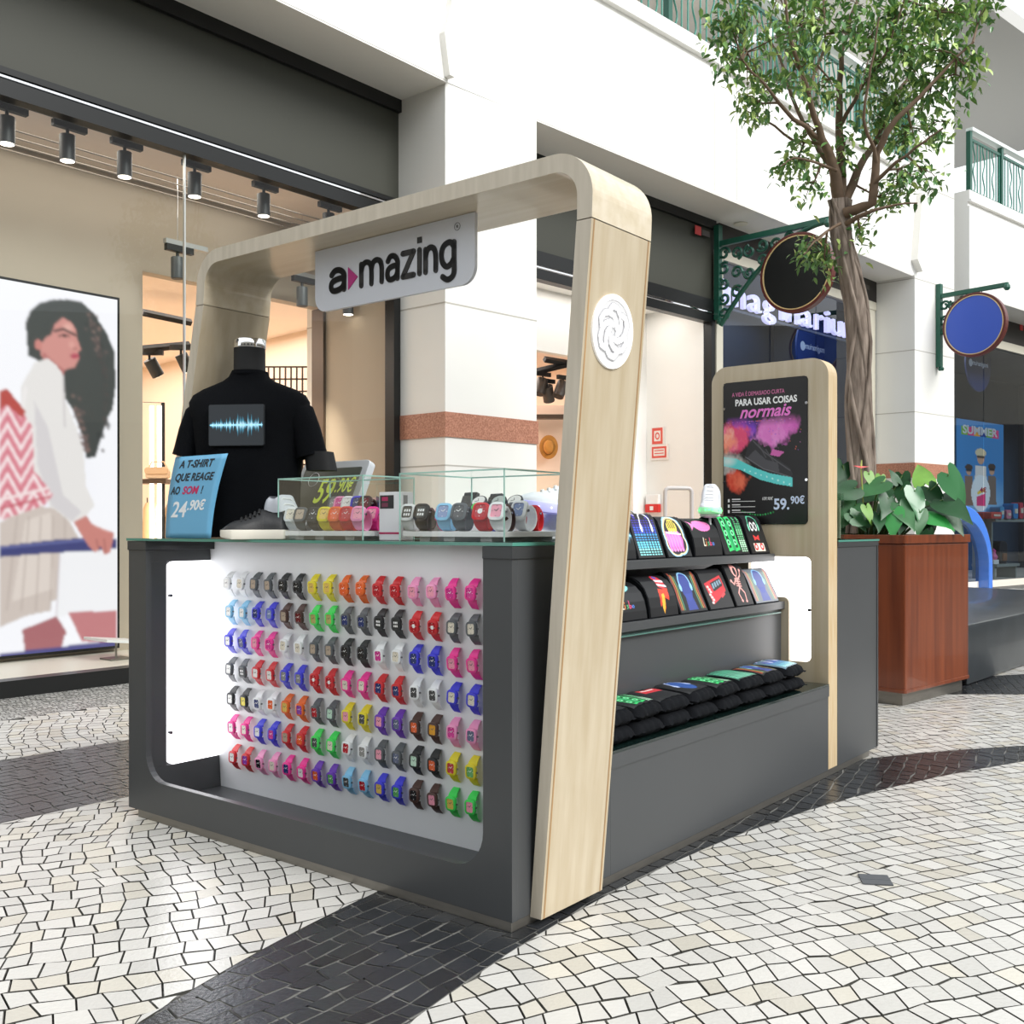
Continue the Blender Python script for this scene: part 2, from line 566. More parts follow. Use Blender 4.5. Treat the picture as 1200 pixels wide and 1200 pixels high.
for i, s_ in enumerate((2.85, 3.3)):
    MB().box(s_, s_+.006, -.603, -.598, 4.72, 6.04).build('trim_%d' % (3+i), mat('joint_grey'), None, loc=B2.o, rotz=B2.rot)['kind'] = 'structure'
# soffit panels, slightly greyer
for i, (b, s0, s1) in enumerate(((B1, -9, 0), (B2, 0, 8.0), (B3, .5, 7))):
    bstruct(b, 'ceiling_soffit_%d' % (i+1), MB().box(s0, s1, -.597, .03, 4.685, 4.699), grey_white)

# ---- shop fronts: black frames and dark header panels
def front(b, i, s0, s1, zlow, zbar, posts, s_base):
    m = MB()
    m.box(s0, s1, -.06, .06, 4.58, 4.7)
    m.box(s0, s1, -.045, .06, zlow, zlow+.10)
    m.box(s0, s1, -.06, .06, zlow+.13, zbar)
    for p in posts: m.box(p, p+.075, -.05, .06, 0, zlow+.01)
    for q in s_base: m.box(q[0], q[1], -.06, .06, 0, .105)
    m.k = 1
    m.box(s0, s1, -.02, .05, zbar, 4.58)
    m.k = 2
    m.box(s0, s1, -.05, -.02, zlow+.108, zlow+.122)
    return bstruct(b, 'trim_%d' % i, m, [black_frame, olive, chrome])
front(B1, 5, -9, 0, 3.66, 3.83, (-.082,), ((-9, 0),))
front(B2, 6, 0, 3.72, 3.47, 3.74, (0, 3.63), ())
s_seam = B1.on(216, 400, 0)[0]
def pane(b, i, s0, s1, z0, z1, m=shop_glass, t=0.):
    o = bstruct(b, 'window_%d' % i, MB().quad((s0, t, z0), (s1, t, z0), (s1, t, z1), (s0, t, z1)), m, fix=False)
    return o
pane(B1, 1, -9, s_seam-.006, .105, 3.66)
pane(B1, 2, s_seam+.006, -.08, .105, 3.66)
bstruct(B1, 'trim_7', MB().box(s_seam-.005, s_seam+.005, -.01, .01, .1, 3.66), mat('silver_seam', '#c9cbc9', .3, metal=.6))

# ---- shop on the left: window zone, partition with a wide opening, deeper room
beige = mat('beige_wall', '#b3a796', .6, noise=.03, nscale=1)
peach = mat('peach_ceiling', '#f6e6da', .7)
peach_wall = mat('peach_wall', '#f0dcc8', .7)
TP = .914
sL = B1.on(167, 400, TP)[0]; sR = B1.on(380, 400, TP)[0]; zO = 3.03
m = MB(); m.box(-9, .3, .06, TP, .0, .10); bstruct(B1, 'floor_window_ledge', m, mat('cream_ledge', '#e9e2d6', .4))
m = MB(); m.box(-9, sL, TP, TP+.12, .1, 3.72); m.box(sL, sR, TP, TP+.12, zO, 3.72); m.box(sR, .35, TP, TP+.12, .1, 3.72); bstruct(B1, 'wall_left_partition', m, beige)
m = MB(); m.box(sR-.03, sR+.0, TP-.02, TP+.14, .1, zO); bstruct(B1, 'trim_8', m, mat('bronze', '#5b4c40', .4, metal=.4))
m = MB(); m.box(-9, .35, .06, TP, 3.72, 3.78); bstruct(B1, 'ceiling_window_zone', m, peach)
m = MB(); m.box(-9, 3, TP+.12, 9, 3.22, 3.28); bstruct(B1, 'ceiling_left_shop', m, peach)
m = MB(); m.box(-9, 3, TP+.12, 9, .02, .06); bstruct(B1, 'floor_left_shop', m, mat('pale_wood_floor', '#dcc6ab', .4))
m = MB(); m.box(-9, 3, 9, 9.1, 0, 3.3); m.box(2.9, 3, 1.2, 9, 0, 3.3); m.box(-9.1, -9, 0, 9, 0, 3.8); bstruct(B1, 'wall_left_back', m, peach_wall)

def area(name, loc, w, h, power, col=(1, .9, .78), rot=(0, 0, 0)):
    l = bpy.data.lights.new(name, 'AREA'); l.shape = 'RECTANGLE'; l.size = w; l.size_y = h; l.energy = power; l.color = col
    o = bpy.data.objects.new(name, l); o.location = loc; o.rotation_euler = rot; COL.objects.link(o)
    return o
area('ceiling_lamp', B1.pt(-2.0, 4.5, 3.18), 6, 5, 360, (1, .93, .87), (0, 0, B1.rot))
spl = bpy.data.lights.new('wall_washer', 'SPOT'); spl.energy = 190; spl.color = (1, .86, .7); spl.spot_size = 1.3; spl.spot_blend = .8
spo = bpy.data.objects.new('wall_washer', spl); spo.location = B1.pt(-.75, .5, 2.75); spo.rotation_euler = (B1.n*.55+B1.d*.25+Vector((0, 0, -1))).to_track_quat('-Z', 'Y').to_euler(); COL.objects.link(spo)
area('ceiling_lamp', B1.pt(-3.2, .5, 3.7), 5, .5, 28, (1, .93, .84), (0, 0, B1.rot))

# ---- middle shop
m = MB()
TQ = .9
q0 = B2.on(742, 450, TQ)[0]; q1 = B2.on(757, 450, TQ)[0]; zQ = B2.on(690, 421, TQ)[1]
m.box(-.1, q0, TQ, TQ+.1, zQ, 3.75); m.box(q0, 3.75, TQ, TQ+.1, 0, 3.75)
m.box(3.62, 3.72, .06, TQ, 0, 3.75)
bstruct(B2, 'wall_middle_partition', m, white)
m = MB(); m.box(-.1, 3.72, .06, TQ, 3.70, 3.75); bstruct(B2, 'ceiling_middle_window', m, white)
m = MB(); m.box(-.1, 4.2, TQ+.1, 7, 3.3, 3.36); bstruct(B2, 'ceiling_middle_shop', m, peach)
m = MB(); m.box(-.1, 4.2, 7, 7.1, 0, 3.4); m.box(-.2, -.1, .9, 7, 0, 3.4); m.box(4.2, 4.3, 1, 7, 0, 3.4); bstruct(B2, 'wall_middle_back', m, peach_wall)
m = MB(); m.box(-.1, 4.2, .06, 7, .0, .05); bstruct(B2, 'floor_middle_shop', m, mat('pale_wood_floor'))
area('ceiling_lamp', B2.pt(1.8, 3.6, 3.28), 3, 4, 150, (1, .93, .89), (0, 0, B2.rot))
area('ceiling_lamp', B2.pt(1.9, .5, 3.68), 3, .5, 22, (1, .95, .9), (0, 0, B2.rot))

# ---- toy shop: blue window, black sign band
navy_wall = mat('navy_wall', '#1d3454', .6, noise=.2, nscale=1.2)
m = MB(); m.box(3.8, 8.0, -.05, .06, 4.38, 4.7); bstruct(B2, 'trim_9', m, mat('black_sign_band', '#26211e', .5))
m = MB(); m.box(3.8, 8.0, -.05, .06, 4.26, 4.38); m.box(7.62, 7.98, -.04, .06, 0, 4.3); m.box(3.72, 3.86, -.06, .06, 0, 4.3); bstruct(B2, 'trim_10', m, mat('beige_frame', '#c9c4b4', .5))
m = MB(); m.box(7.56, 7.62, -.06, .06, 0, 4.3); m.box(3.86, 3.9, -.03, .06, 0, 4.3); bstruct(B2, 'trim_11', m, mat('grey_frame', '#7d7f7e', .4, metal=.4))
blue_glass = glass('blue_glass', '#ccd8e2', 1.5)
for i, (p0, p1) in enumerate(((3.9, 5.03), (5.05, 6.24), (6.26, 7.56))):
    pane(B2, 3+i, p0, p1, .1, 4.26, blue_glass)
m = MB(); m.box(3.8, 8.0, 1.6, 1.7, 0, 4.4); m.box(3.8, 3.85, .1, 1.6, 0, 4.4); m.box(7.9, 8.0, .1, 1.6, 0, 4.4); m.box(3.8, 8, .06, 1.6, 4.3, 4.4); bstruct(B2, 'wall_toy_shop_back', m, navy_wall)
m = MB(); m.box(3.8, 8.0, .06, 1.6, 0, .12); bstruct(B2, 'floor_toy_shop', m, mat('cream_ledge'))

# ---- right bay window
m = MB(); m.box(.1, 9, -.05, .06, 4.3, 4.7); bstruct(B3, 'trim_12', m, mat('black_sign_band'))
m = MB(); m.box(.1, 9, -.05, .06, 4.16, 4.3); m.box(.02, .1, -.04, .06, 0, 4.3); bstruct(B3, 'trim_13', m, mat('beige_frame'))
pane(B3, 6, 1.02, 2.3, .12, 4.16, blue_glass); pane(B3, 7, 2.32, 9, .12, 4.16, blue_glass)
bstruct(B3, 'window_8', MB().quad((.1, 0, 1.5), (1.0, 0, 1.5), (1.0, 0, 4.16), (.1, 0, 4.16)), blue_glass, fix=False)
m = MB(); m.box(-.1, 9, 2.2, 2.3, 0, 4.4); m.box(-.1, 9, .06, 2.2, 4.3, 4.4); m.box(8.9, 9, .06, 2.2, 0, 4.4); m.box(-.1, -.05, .06, 2.2, 0, 4.4); bstruct(B3, 'wall_right_back', m, mat('toy_shop_grey', '#34465a', .7, noise=.5, nscale=.9, col2='#1b3048'))
m = MB(); m.box(-.1, 9, .0, 2.2, 0, .12); bstruct(B3, 'floor_right_shop', m, mat('cream_ledge'))
area('ceiling_lamp', B3.pt(1.8, 1.2, 4.2), 4, 1.2, 60, (1, .96, .9), (0, 0, B3.rot))
area('ceiling_lamp', B2.pt(5.9, .9, 4.2), 3, 1.0, 26, (.8, .9, 1), (0, 0, B2.rot))

# ---- upper gallery
gal = mat('gallery_grey', '#b9b8b4', .7)
m = MB(); m.box(-1, 9, 3.5, 3.6, 6.3, 9.8); bstruct(B2, 'wall_gallery_middle', m, gal)
m = MB(); m.box(-1, 9, -.6, 3.6, 9.6, 9.8); bstruct(B2, 'ceiling_gallery_middle', m, white)
m = MB(); m.box(5.6, 7.4, 3.4, 3.5, 6.3, 8.9); bstruct(B2, 'wall_gallery_shop', m, mat('ochre_wall', '#d9ab62', .6))
m = MB(); m.box(.2, 8, 8, 8.1, 6.3, 9.8); bstruct(B3, 'wall_gallery_right', m, mat('gallery_wall_dark', '#a9aaa6', .7))
m = MB(); m.box(-.2, 8, -.6, 8, 9.35, 9.6); m.box(.9, 1.15, -.5, 8, 9.25, 9.4); bstruct(B3, 'ceiling_gallery_right', m, gal)
m = MB(); m.box(.5, 8, 0, 8, 6.2, 6.28); bstruct(B3, 'floor_gallery_right', m, gal)

# ---- the other side of the mall, behind the camera (seen only in reflections)
m = MB(); m.box(-16, 16, -9.2, -9, 0, 6.5); m.k = 1
for k in range(5): m.box(-14+k*6, -10+k*6, -9, -8.97, .3, 3.8)
m.box(23, 23.2, -9, 40, 0, 7.5, 0)
for k in range(7): m.box(22.97, 23, -6+k*6.2, -1.5+k*6.2, .3, 4.2, 1)
m.build('wall_back', [mat('opposite_wall', '#b3aea2', .7), mat('opposite_shops', '#4f4c48', .4)])['kind'] = 'structure'
# ================================================================ THE KIOSK
# inner lining of the left shop beside the pillar
bstruct(B1, 'wall_left_lining', MB().box(-.03, -.004, .06, TP, .1, 3.72), beige)
body_m = mat('charcoal_lacquer', '#454749', .36, noise=.06, nscale=3)
panel_m = mat('light_grey_panel', '#e9ebee', .4)
lit_m = mat('lit_panel', '#ffffff', .4, emit=2.6, ecol='#fdfcff')
green_edge = mat('glass_edge', '#4f8f80', .15, spec=.8)
clear = glass('clear_glass', '#f2faf7', .8)
counter_glass = glass('counter_glass', '#d5e6e0', .9)
screw_m = mat('screw_steel', '#6b6b70', .3, metal=.9)
ct = thing('display_counter', 'charcoal kiosk counter with lit watch display front and stepped side shelves', 'counter', K(0, 0), KA)
MB().box(0, 2.61, .002, 1.715, 0, .03).build('plinth', steel, ct, bevel=.003)
def arcl(cx, cyy, r, a0, a1): return arc(cx, cyy, r, a0, a1, 8)
U = [(0, .026), (1.775, .026), (1.775, .99), (1.666, .99)]+[(y, z) for y, z in arcl(1.566, .24, .1, 0, -90)]+[(y, z) for y, z in arcl(.197, .24, .1, 270, 180)]+[(.097, .99), (0, .99)]
MB().prism(U, 0, .023, YZ).build('front_frame', body_m, ct)
m = MB()
m.box(.023, .46, 0, .09, .026, .99)                              # block beside the arch
m.box(.023, 2.715, 1.72, 1.775, .026, .99)                       # far end wall
m.box(.023, .36, .09, 1.72, .026, .05)                           # floor of the lit niche
m.box(.0231, .36, 1.69, 1.72, .914, .99); m.box(.0231, .36, 1.69, 1.72, .05, .17); m.box(.0231, .10, 1.69, 1.72, .17, .914)
m.box(.36, .46, .09, 1.72, .026, .985)                           # wall behind the watch panel
m.box(.46, 2.12, 1.25, 1.72, .026, .99)
m.build('carcass', body_m, ct, bevel=.0015)
for q in ((-.004, .46, -.004, .097), (-.004, .30, 1.662, 1.779)):
    MB().box(*q, .957, .99).build('cap_rail', mat('charcoal_rail', '#3a3c3e', .3), ct, bevel=.002)
m = MB()
m.add([(.285, .09, .99), (.285, 1.72, .99), (.335, 1.72, .05), (.335, .09, .05), (.36, .09, .99), (.36, 1.72, .99), (.36, 1.72, .05), (.36, .09, .05)],
      [(0, 1, 2, 3), (4, 7, 6, 5), (0, 4, 5, 1), (3, 2, 6, 7), (0, 3, 7, 4), (1, 5, 6, 2)])
m.build('watch_panel', panel_m, ct)
MB().prism(rrect(.10, .36, .17, .914, .03, 6, (1, 0, 0, 1)), 1.687, 1.70, XZ).build('light_panel', lit_m, ct)
for z in (.79, .29):
    MB().cyl((.108, 1.672, z), .006, .016, 'y', 10).build('screw', screw_m, ct)
# side with the stepped shelves
MB().box(.46, 2.12, 0, .022, .026, .385).build('side_panel', body_m, ct, bevel=.002)
m = MB(); m.box(.46, 2.12, -.004, .21, .368, .378); m.box(.46, 2.12, -.004, .006, .335, .368); m.k = 1; m.box(.46, 2.118, -.004, .21, .379, .387)
m.build('lower_tray', [body_m, mat('black_glass', '#12211f', .08, spec=.9)], ct)
MB().box(.46, 2.115, .20, .22, .387, .70).build('riser', body_m, ct)
m = MB(); m.box(.46, 2.10, .182, .45, .693, .724); m.k = 1; m.box(.46, 2.06, .181, .2, .676, .682)
m.build('middle_shelf', [body_m, green_edge], ct, bevel=.002)
MB().box(.46, 2.0, .43, .45, .724, .9).build('rear_panel', body_m, ct)
MB().box(.46, 2.117, .235, .52, .894, .926).build('top_shelf', body_m, ct, bevel=.002)
MB().box(2.22, 2.715, 0, 1.72, .026, .975).build('end_cabinet', body_m, ct, bevel=.002)
m = MB(); m.box(2.70, 2.7155, -.003, .003, .03, .97); m.box(2.22, 2.7155, -.004, .01, .955, .985)
m.build('edge_trim', mat('charcoal_rail'), ct)
m = MB(); m.box(-.006, .46, -.006, 1.782, .991, 1.0); m.box(2.22, 2.722, -.006, 1.782, .977, .985); m.box(.46, 2.12, 1.24, 1.782, .991, 1.0)
m.mi = [1 if i % 6 >= 2 else 0 for i in range(len(m.f))]
m.build('glass_top', [counter_glass, green_edge], ct)

area('panel_fill', K(.15, .9, .975), .05, 1.4, 1.1, (1, .99, 1), (0, 0, KA))  # unseen fill lamp, added to brighten the watch panel
# ---- plywood arch
def wood(name, c1, c2, stretch):
    return mat(name, c1, .36, noise=.5, nscale=3.2, stretch=stretch, col2=c2, coat=.3)
ply_v = wood('plywood_upright', '#c4b79f', '#b5a589', (9, 9, .55))
ply_h = wood('plywood_beam', '#d6cab4', '#c8b99c', (9, .55, 9))
ply_edge = mat('plywood_edge', '#b58f62', .6, noise=.4, nscale=20, stretch=(1, 1, .1))
ply_end = mat('plywood_end', '#d3c9b8', .5, noise=.1, nscale=20, stretch=(2, 2, .2), col2='#c2b8a6')
ar = thing('plywood_arch', 'pale plywood arch spanning the counter with round white emblem', 'arch', K(0, 0), KA)
xa, xb = .076, .362
def leg(o0, i0, o1, i1):
    m = MB()
    P = [o0, i0, i1, o1]
    m.prism(P, xa, xb, YZ, 0)
    m.mi = [0, 0, 0, 0, 1, 1]
    return m
lm = leg((-.036, .02), (.0, .02), (-.194, 1.813), (-.148, 1.813))
for x in (xa+.012, xb-.012):     # thin ply lines along the outer face
    a = lambda z: -.036-.158*(z-.02)/1.793
    lm.add([(x-.003, a(.02)-.0006, .02), (x+.003, a(.02)-.0006, .02), (x+.003, a(1.813)-.0006, 1.813), (x-.003, a(1.813)-.0006, 1.813)], [(0, 1, 2, 3)], 2)
lm.build('leg', [ply_v, ply_end, ply_edge], ar)
leg((1.66, 1.0005), (1.614, 1.0005), (1.476, 1.813), (1.43, 1.813)).build('leg', [ply_v, ply_end], ar)
oc = [(-.1945, 1.8155)]+[(y, z) for y, z in arc(-.077, 1.877, .12, 182, 90, 14)]+[(y, z) for y, z in arc(1.352, 1.878, .119, 90, -4, 14)]+[(1.477, 1.8155)]
ic = [(-.149, 1.8155)]+[(y, z) for y, z in arc(-.077, 1.877, .073, 182, 90, 14)]+[(y, z) for y, z in arc(1.352, 1.878, .073, 90, -4, 14)]+[(1.431, 1.8155)]
m = MB(); n = len(oc)
vs = [(xa, *p) for p in oc]+[(xa, *p) for p in ic]+[(xb, *p) for p in oc]+[(xb, *p) for p in ic]
for i in range(n-1):
    m.k = 1
    m.add([vs[i], vs[i+1], vs[n+i+1], vs[n+i]], [(0, 1, 2, 3)]); m.add([vs[2*n+i], vs[3*n+i], vs[3*n+i+1], vs[2*n+i+1]], [(0, 1, 2, 3)])
    m.k = 0
    m.add([vs[i], vs[2*n+i], vs[2*n+i+1], vs[i+1]], [(0, 1, 2, 3)]); m.add([vs[n+i], vs[n+i+1], vs[3*n+i+1], vs[3*n+i]], [(0, 1, 2, 3)])
m.build('top_beam', [ply_h, ply_end], ar, smooth=35, fix=False)
# round emblem on the outer face of the right leg
sl = math.atan2(.158, 1.793)
def emb(p, q, h):      # p along x, q up the face, h outwards
    z = 1.549+q*math.cos(sl); y = -.036-.158*(z-.02)/1.793
    return (.203+p, y-h, z)
m = MB()
disc = [(.096*math.cos(2*PI*k/48), .096*math.sin(2*PI*k/48)) for k in range(48)]
ring = [(a*.85, b*.85) for a, b in disc]
m.prism(disc, .0, .006, emb, 0, hole=ring)
m.prism(ring, .0, .004, emb, 1)
for k in range(6):
    a0 = k*60+20
    hook = [(r*math.cos(math.radians(a0+t)), r*math.sin(math.radians(a0+t))) for r, t in ((.018, -40), (.03, -10), (.042, 18), (.053, 38), (.063, 58), (.066, 78), (.058, 92))]
    m.stroke(hook, .021, emb, .0045, .0052+.0002*k, 2)  # darker outline under each white knot stroke
    m.stroke(hook, .015, emb, .0055, .0062+.0002*k, 0)
em = m.build('emblem', [mat('emblem_white', '#f6f6f6', .35, emit=.25), mat('emblem_grey', '#dcdcde', .4), mat('emblem_outline', '#c4c4c8', .4)], ar, label='round white emblem with interlaced knot')

# ---- hanging shop sign
sg = thing('hanging_sign', 'white hanging sign with black letters and pink arrowhead under the plywood arch', 'sign', K(.194, .637, 1.948), KA)
MB().prism([(y-.637, z-1.948) for y, z in rrect(.291, .983, 1.745, 1.948, .05, 8, (1, 1, 0, 0))], 0, .012, YZ).build('sign_panel', mat('sign_white', '#d9dce4', .3), sg)
def sgn(p, q, h): return (-h, .637-.637-p, q+1.795-1.948)      # p measured to the right from the centre
def ppx(px, row=320): return .637-kon(px, row, 1 if False else 0, .194).y
def letter(pts_list, x0, x1, h, w, k=0, m=None):
    for pts in pts_list:
        m.stroke([(x0+w/2+(x1-x0-w)*a, w/2+(h-w)*b) for a, b in pts], w, sgn, .0002, .003, k)
def curve(*ps):
    out = []
    for i in range(len(ps)-1):
        p0 = ps[max(i-1, 0)]; p1 = ps[i]; p2 = ps[i+1]; p3 = ps[min(i+2, len(ps)-1)]
        for t in (0, .25, .5, .75):
            out.append(tuple(.5*(2*p1[k]+(p2[k]-p0[k])*t+(2*p0[k]-5*p1[k]+4*p2[k]-p3[k])*t*t+(3*p1[k]-p0[k]-3*p2[k]+p3[k])*t**3) for k in (0, 1)))
    return out+[ps[-1]]
la = [curve((.05, .82), (.3, 1), (.7, .98), (1, .75), (1, .4), (1, 0)), curve((1, .56), (.5, .56), (.1, .45), (0, .22), (.15, .02), (.5, 0), (.85, .1), (1, .3))]
ln = [[(0, 0), (0, .95)], curve((0, .6), (.15, .9), (.5, 1), (.85, .9), (1, .6), (1, 0))]
X = [ppx(p) for p in (386, 406, 408.5, 419.5, 421.5, 450, 452, 468.5, 470, 487.5, 489.5, 494.5, 496.5, 513.5, 515, 535)]
hh, w1, w2 = .088, .0195, .0175
def ltr(name, fn_, k=0):
    q = MB(); fn_(q); q.build(name, mat('sign_black', '#1c1b1b', .35) if k == 0 else mat('sign_magenta', '#b8237c', .4), sg)
ltr('letter', lambda q: letter(la, X[0], X[1], hh*.95, w1, 0, q))
ltr('arrowhead', lambda q: q.prism([(X[2], .004), (X[3], .04), (X[2], .076)], .0002, .003, sgn), 1)
def mm(q):
    xm = (X[4]+X[5])/2
    letter(ln, X[4], xm+w2/2, hh, w2, 0, q); letter([ln[1]], xm-w2/2, X[5], hh, w2, 0, q)
ltr('letter', mm)
ltr('letter', lambda q: letter(la, X[6], X[7], hh, w2, 0, q))
ltr('letter', lambda q: letter([[(0, 1), (1, 1), (0, 0), (1, 0)]], X[8], X[9], hh, w2, 0, q))
def ii(q): letter([[(0, 0), (0, 1)]], X[10], X[10]+w2, hh, w2, 0, q); q.prism([(X[10], hh+.012), (X[10]+w2, hh+.012), (X[10]+w2, hh+.03), (X[10], hh+.03)], .0002, .003, sgn)
ltr('letter', ii)
ltr('letter', lambda q: letter(ln, X[12], X[13], hh, w2, 0, q))
ltr('letter', lambda q: letter([curve((1, .8), (.8, 1), (.5, 1.03), (.15, .9), (0, .6), (.1, .25), (.4, .05), (.75, .12), (1, .35)), curve((1, 1), (1, .3), (1, -.25), (.8, -.45), (.45, -.5), (.1, -.35))], X[14], X[15], hh, w2, 0, q))
def rr(q):
    c = ppx(536); q.stroke([(c+.011*math.cos(t*PI/10), hh+.035+.011*math.sin(t*PI/10)) for t in range(21)], .0012, sgn, .0002, .001)
    q.text('R', .014, lambda a, b, h: sgn(c+a, hh+.030+b, h), .0002, .001, align='CENTER')
ltr('registered_mark', rr)

# ---- plywood totem with the shoe poster and a lit window
tt = thing('poster_totem', 'tall plywood totem panel with round corners holding a black shoe poster', 'display panel', K(2.12, 0, 0), KA)
outer = rrect(.0, .538, .03, 1.752, .075, 8, (0, 0, 1, 1))
win = rrect(.075, .36, .47, .914, .025, 8)
m = MB(); m.prism(outer, 0, .097, YZ, 0, hole=win)
nn = len(outer)
m.mi = [1]*nn+[0]*(len(m.f)-nn)
# the outer rim (first quads) shows ply
m.build('board', [ply_v, mat('plywood_rim', '#cdbd9f', .5, noise=.5, nscale=30, stretch=(6, 1, .2), col2='#b99b70')], tt)
MB().prism(rrect(.07, .365, .465, .919, .02, 4), .03, .06, YZ).build('light_panel', lit_m, tt)
for y, z in ((.082, .69), (.25, .905)): MB().cyl((-.006, y, z), .006, .012, 'x', 10).build('screw', mat('black_matt'), tt)
po = MB().prism(rrect(.088, .479, 1.052, 1.68, .018, 6), -.004, .002, YZ).build('poster', mat('poster_black', '#161415', .25), tt, label='black poster of a lit shoe in bursting colour powder')
pc = Pic(0, .385, 0, .62, 130, 210, '#161415')
def cloud(cx, cyy, rx, ry, rot, cols, seed, k=5., thr=.62):
    c_, q = math.cos(rot), math.sin(rot)
    x, y = pc.u-cx, pc.v-cyy
    d = np.sqrt(((x*c_+y*q)/rx)**2+((-x*q+y*c_)/ry)**2)
    n = pc.fbm(seed); n2 = pc.fbm(seed+50, 9)
    m_ = np.clip((n*1.1+.55-d*.62-thr)*k, 0, 1)
    pc.put(m_, cols[0]); pc.put(m_*np.clip((n2-.45)*4, 0, 1), cols[1]); pc.put(m_*np.clip((n-.62)*5, 0, 1), cols[2])
cloud(.10, .19, .16, .10, .5, ('#7a3cc4', '#c04fd8', '#4a2fa8'), 1)
cloud(.22, .22, .14, .085, -.35, ('#e070c8', '#f0a0e0', '#c850b0'), 4)
cloud(.06, .25, .12, .10, .3, ('#e84f7a', '#ff8fa8', '#f06a4a'), 2); cloud(.01, .25, .06, .09, 0, ('#ff9a80', '#ffd0c0', '#f06aa0'), 3)
cloud(.06, .43, .09, .06, .7, ('#e04a34', '#f07a5a', '#b8302c'), 6); cloud(.05, .36, .09, .05, .2, ('#b8b4ae', '#e8e6e0', '#8a8884'), 9, 3)
pc.poly([(.17, .20), (.24, .15), (.31, .13), (.265, .19), (.29, .23), (.26, .27), (.19, .29)], '#e68ad0', .35)
pc.poly([(.23, .30), (.285, .315), (.26, .335), (.22, .325)], '#e46fbf', .8)
pc.poly([(.115, .28), (.14, .25), (.175, .28), (.215, .32), (.255, .345), (.31, .385), (.322, .41), (.312, .43), (.25, .42), (.16, .375), (.10, .335)], '#2b2a2e')
pc.poly([(.11, .335), (.15, .30), (.2, .345), (.255, .36), (.262, .40), (.2, .39)], '#4d4c51')
pc.line([(.14, .26), (.19, .31), (.245, .35), (.31, .395)], .004, '#5b5a5f'); pc.line([(.105, .33), (.19, .385), (.26, .405), (.315, .425)], .003, '#77777c')
pc.line([(.165, .275), (.20, .335)], .003, '#57565a'); pc.line([(.2, .30), (.235, .355)], .003, '#57565a')
pc.poly([(.0, .325), (.06, .335), (.14, .375), (.22, .405), (.32, .425), (.322, .465), (.25, .452), (.17, .43), (.08, .385), (.0, .365)], '#62d9d8')
pc.ell(.02, .345, .05, .03, '#e7f2ee', .8, .8); pc.put(1-np.clip((pc.v-.15)/.05, 0, 1), '#161415')
for k in range(9): pc.ell(.1+.026*k, .385+.0085*k, .004, .004, '#c9fbf7', .9)
for k in range(13): pc.ell(.09+.012*k, .568+.016*math.sin(k*.24), .0045, .0045, '#35d46c', .5+.5*(k % 2), .6)
rsp = np.random.RandomState(12)
for _ in range(90):
    a_ = rsp.uniform(-2.6, .5); r_ = rsp.uniform(.08, .2)
    pc.ell(.13+r_*1.2*math.cos(a_), max(.175, .25+r_*.75*math.sin(a_)), .002, .002, ['#e88ad4', '#d05ac8', '#f0705a', '#a060d8'][_ % 4], .8)
def pf(u, v): return (-.0048, .479-.003-u*1.0, 1.677-v*1.0)
pc.build('poster_picture', pf, attr_mat('poster_print', .3), po)
def pt_(u, v): return lambda a, b, h: (-.0049-h, .479-.003-(u+a), 1.677-(v-b))
pm = [mat('print_pink', '#d977a8', .5), mat('print_white', '#f4f4f4', .5), mat('print_hot_pink', '#ec7fd3', .5), mat('print_ice', '#cfdcf5', .5)]
m = MB()
m.text('A VIDA É DEMASIADO CURTA', .026, pt_(.04, .062), k=0, width=.245); m.build('lettering', pm, po, label='pink headline lettering'); m = MB()
m.text('PARA USAR COISAS', .04, pt_(.055, .103), k=1, width=.285, bold=.0012); m.build('lettering', pm, po, label='white headline lettering'); m = MB()
m.text('normais', .075, pt_(.075, .158), k=2, width=.24, shear=.35, bold=.0016); m.build('lettering', pm, po, label='hot pink slanted lettering'); m = MB()
m.text('59.', .065, pt_(.235, .56), k=3, width=.07, bold=.0016); m.text('90€', .045, pt_(.312, .537), k=3, width=.062, bold=.001)
m.build('price', pm, po); m = MB(); m.text('109.90€', .02, pt_(.18, .52), k=1, width=.05, shear=.3)
for r_ in range(3):
    v = .515+.024*r_
    m.prism([(0, 0), (.009, 0), (.009, .014), (0, .014)], .0002, .0006, pt_(.02, v+.012), 1)
    m.prism([(.0, 0), (.04, 0), (.04, .005), (0, .005)], .0002, .0006, pt_(.04, v+.002), 1)
    m.prism([(.0, 0), (.11, 0), (.11, .0025), (0, .0025)], .0002, .0006, pt_(.04, v+.01), 1)
m.build('small_print', pm, po)
for y, z in ((.474, 1.565), (.093, 1.565), (.474, 1.24), (.093, 1.24)): MB().cyl((-.008, y, z), .006, .008, 'x', 10).build('screw', chrome, tt)
m = MB(); m.prism(rrect(.165, .40, .389, .742, .025, 8, (0, 0, 0, 1)), -.02, -.001, YZ); m.build('wooden_cheek', ply_v, tt)
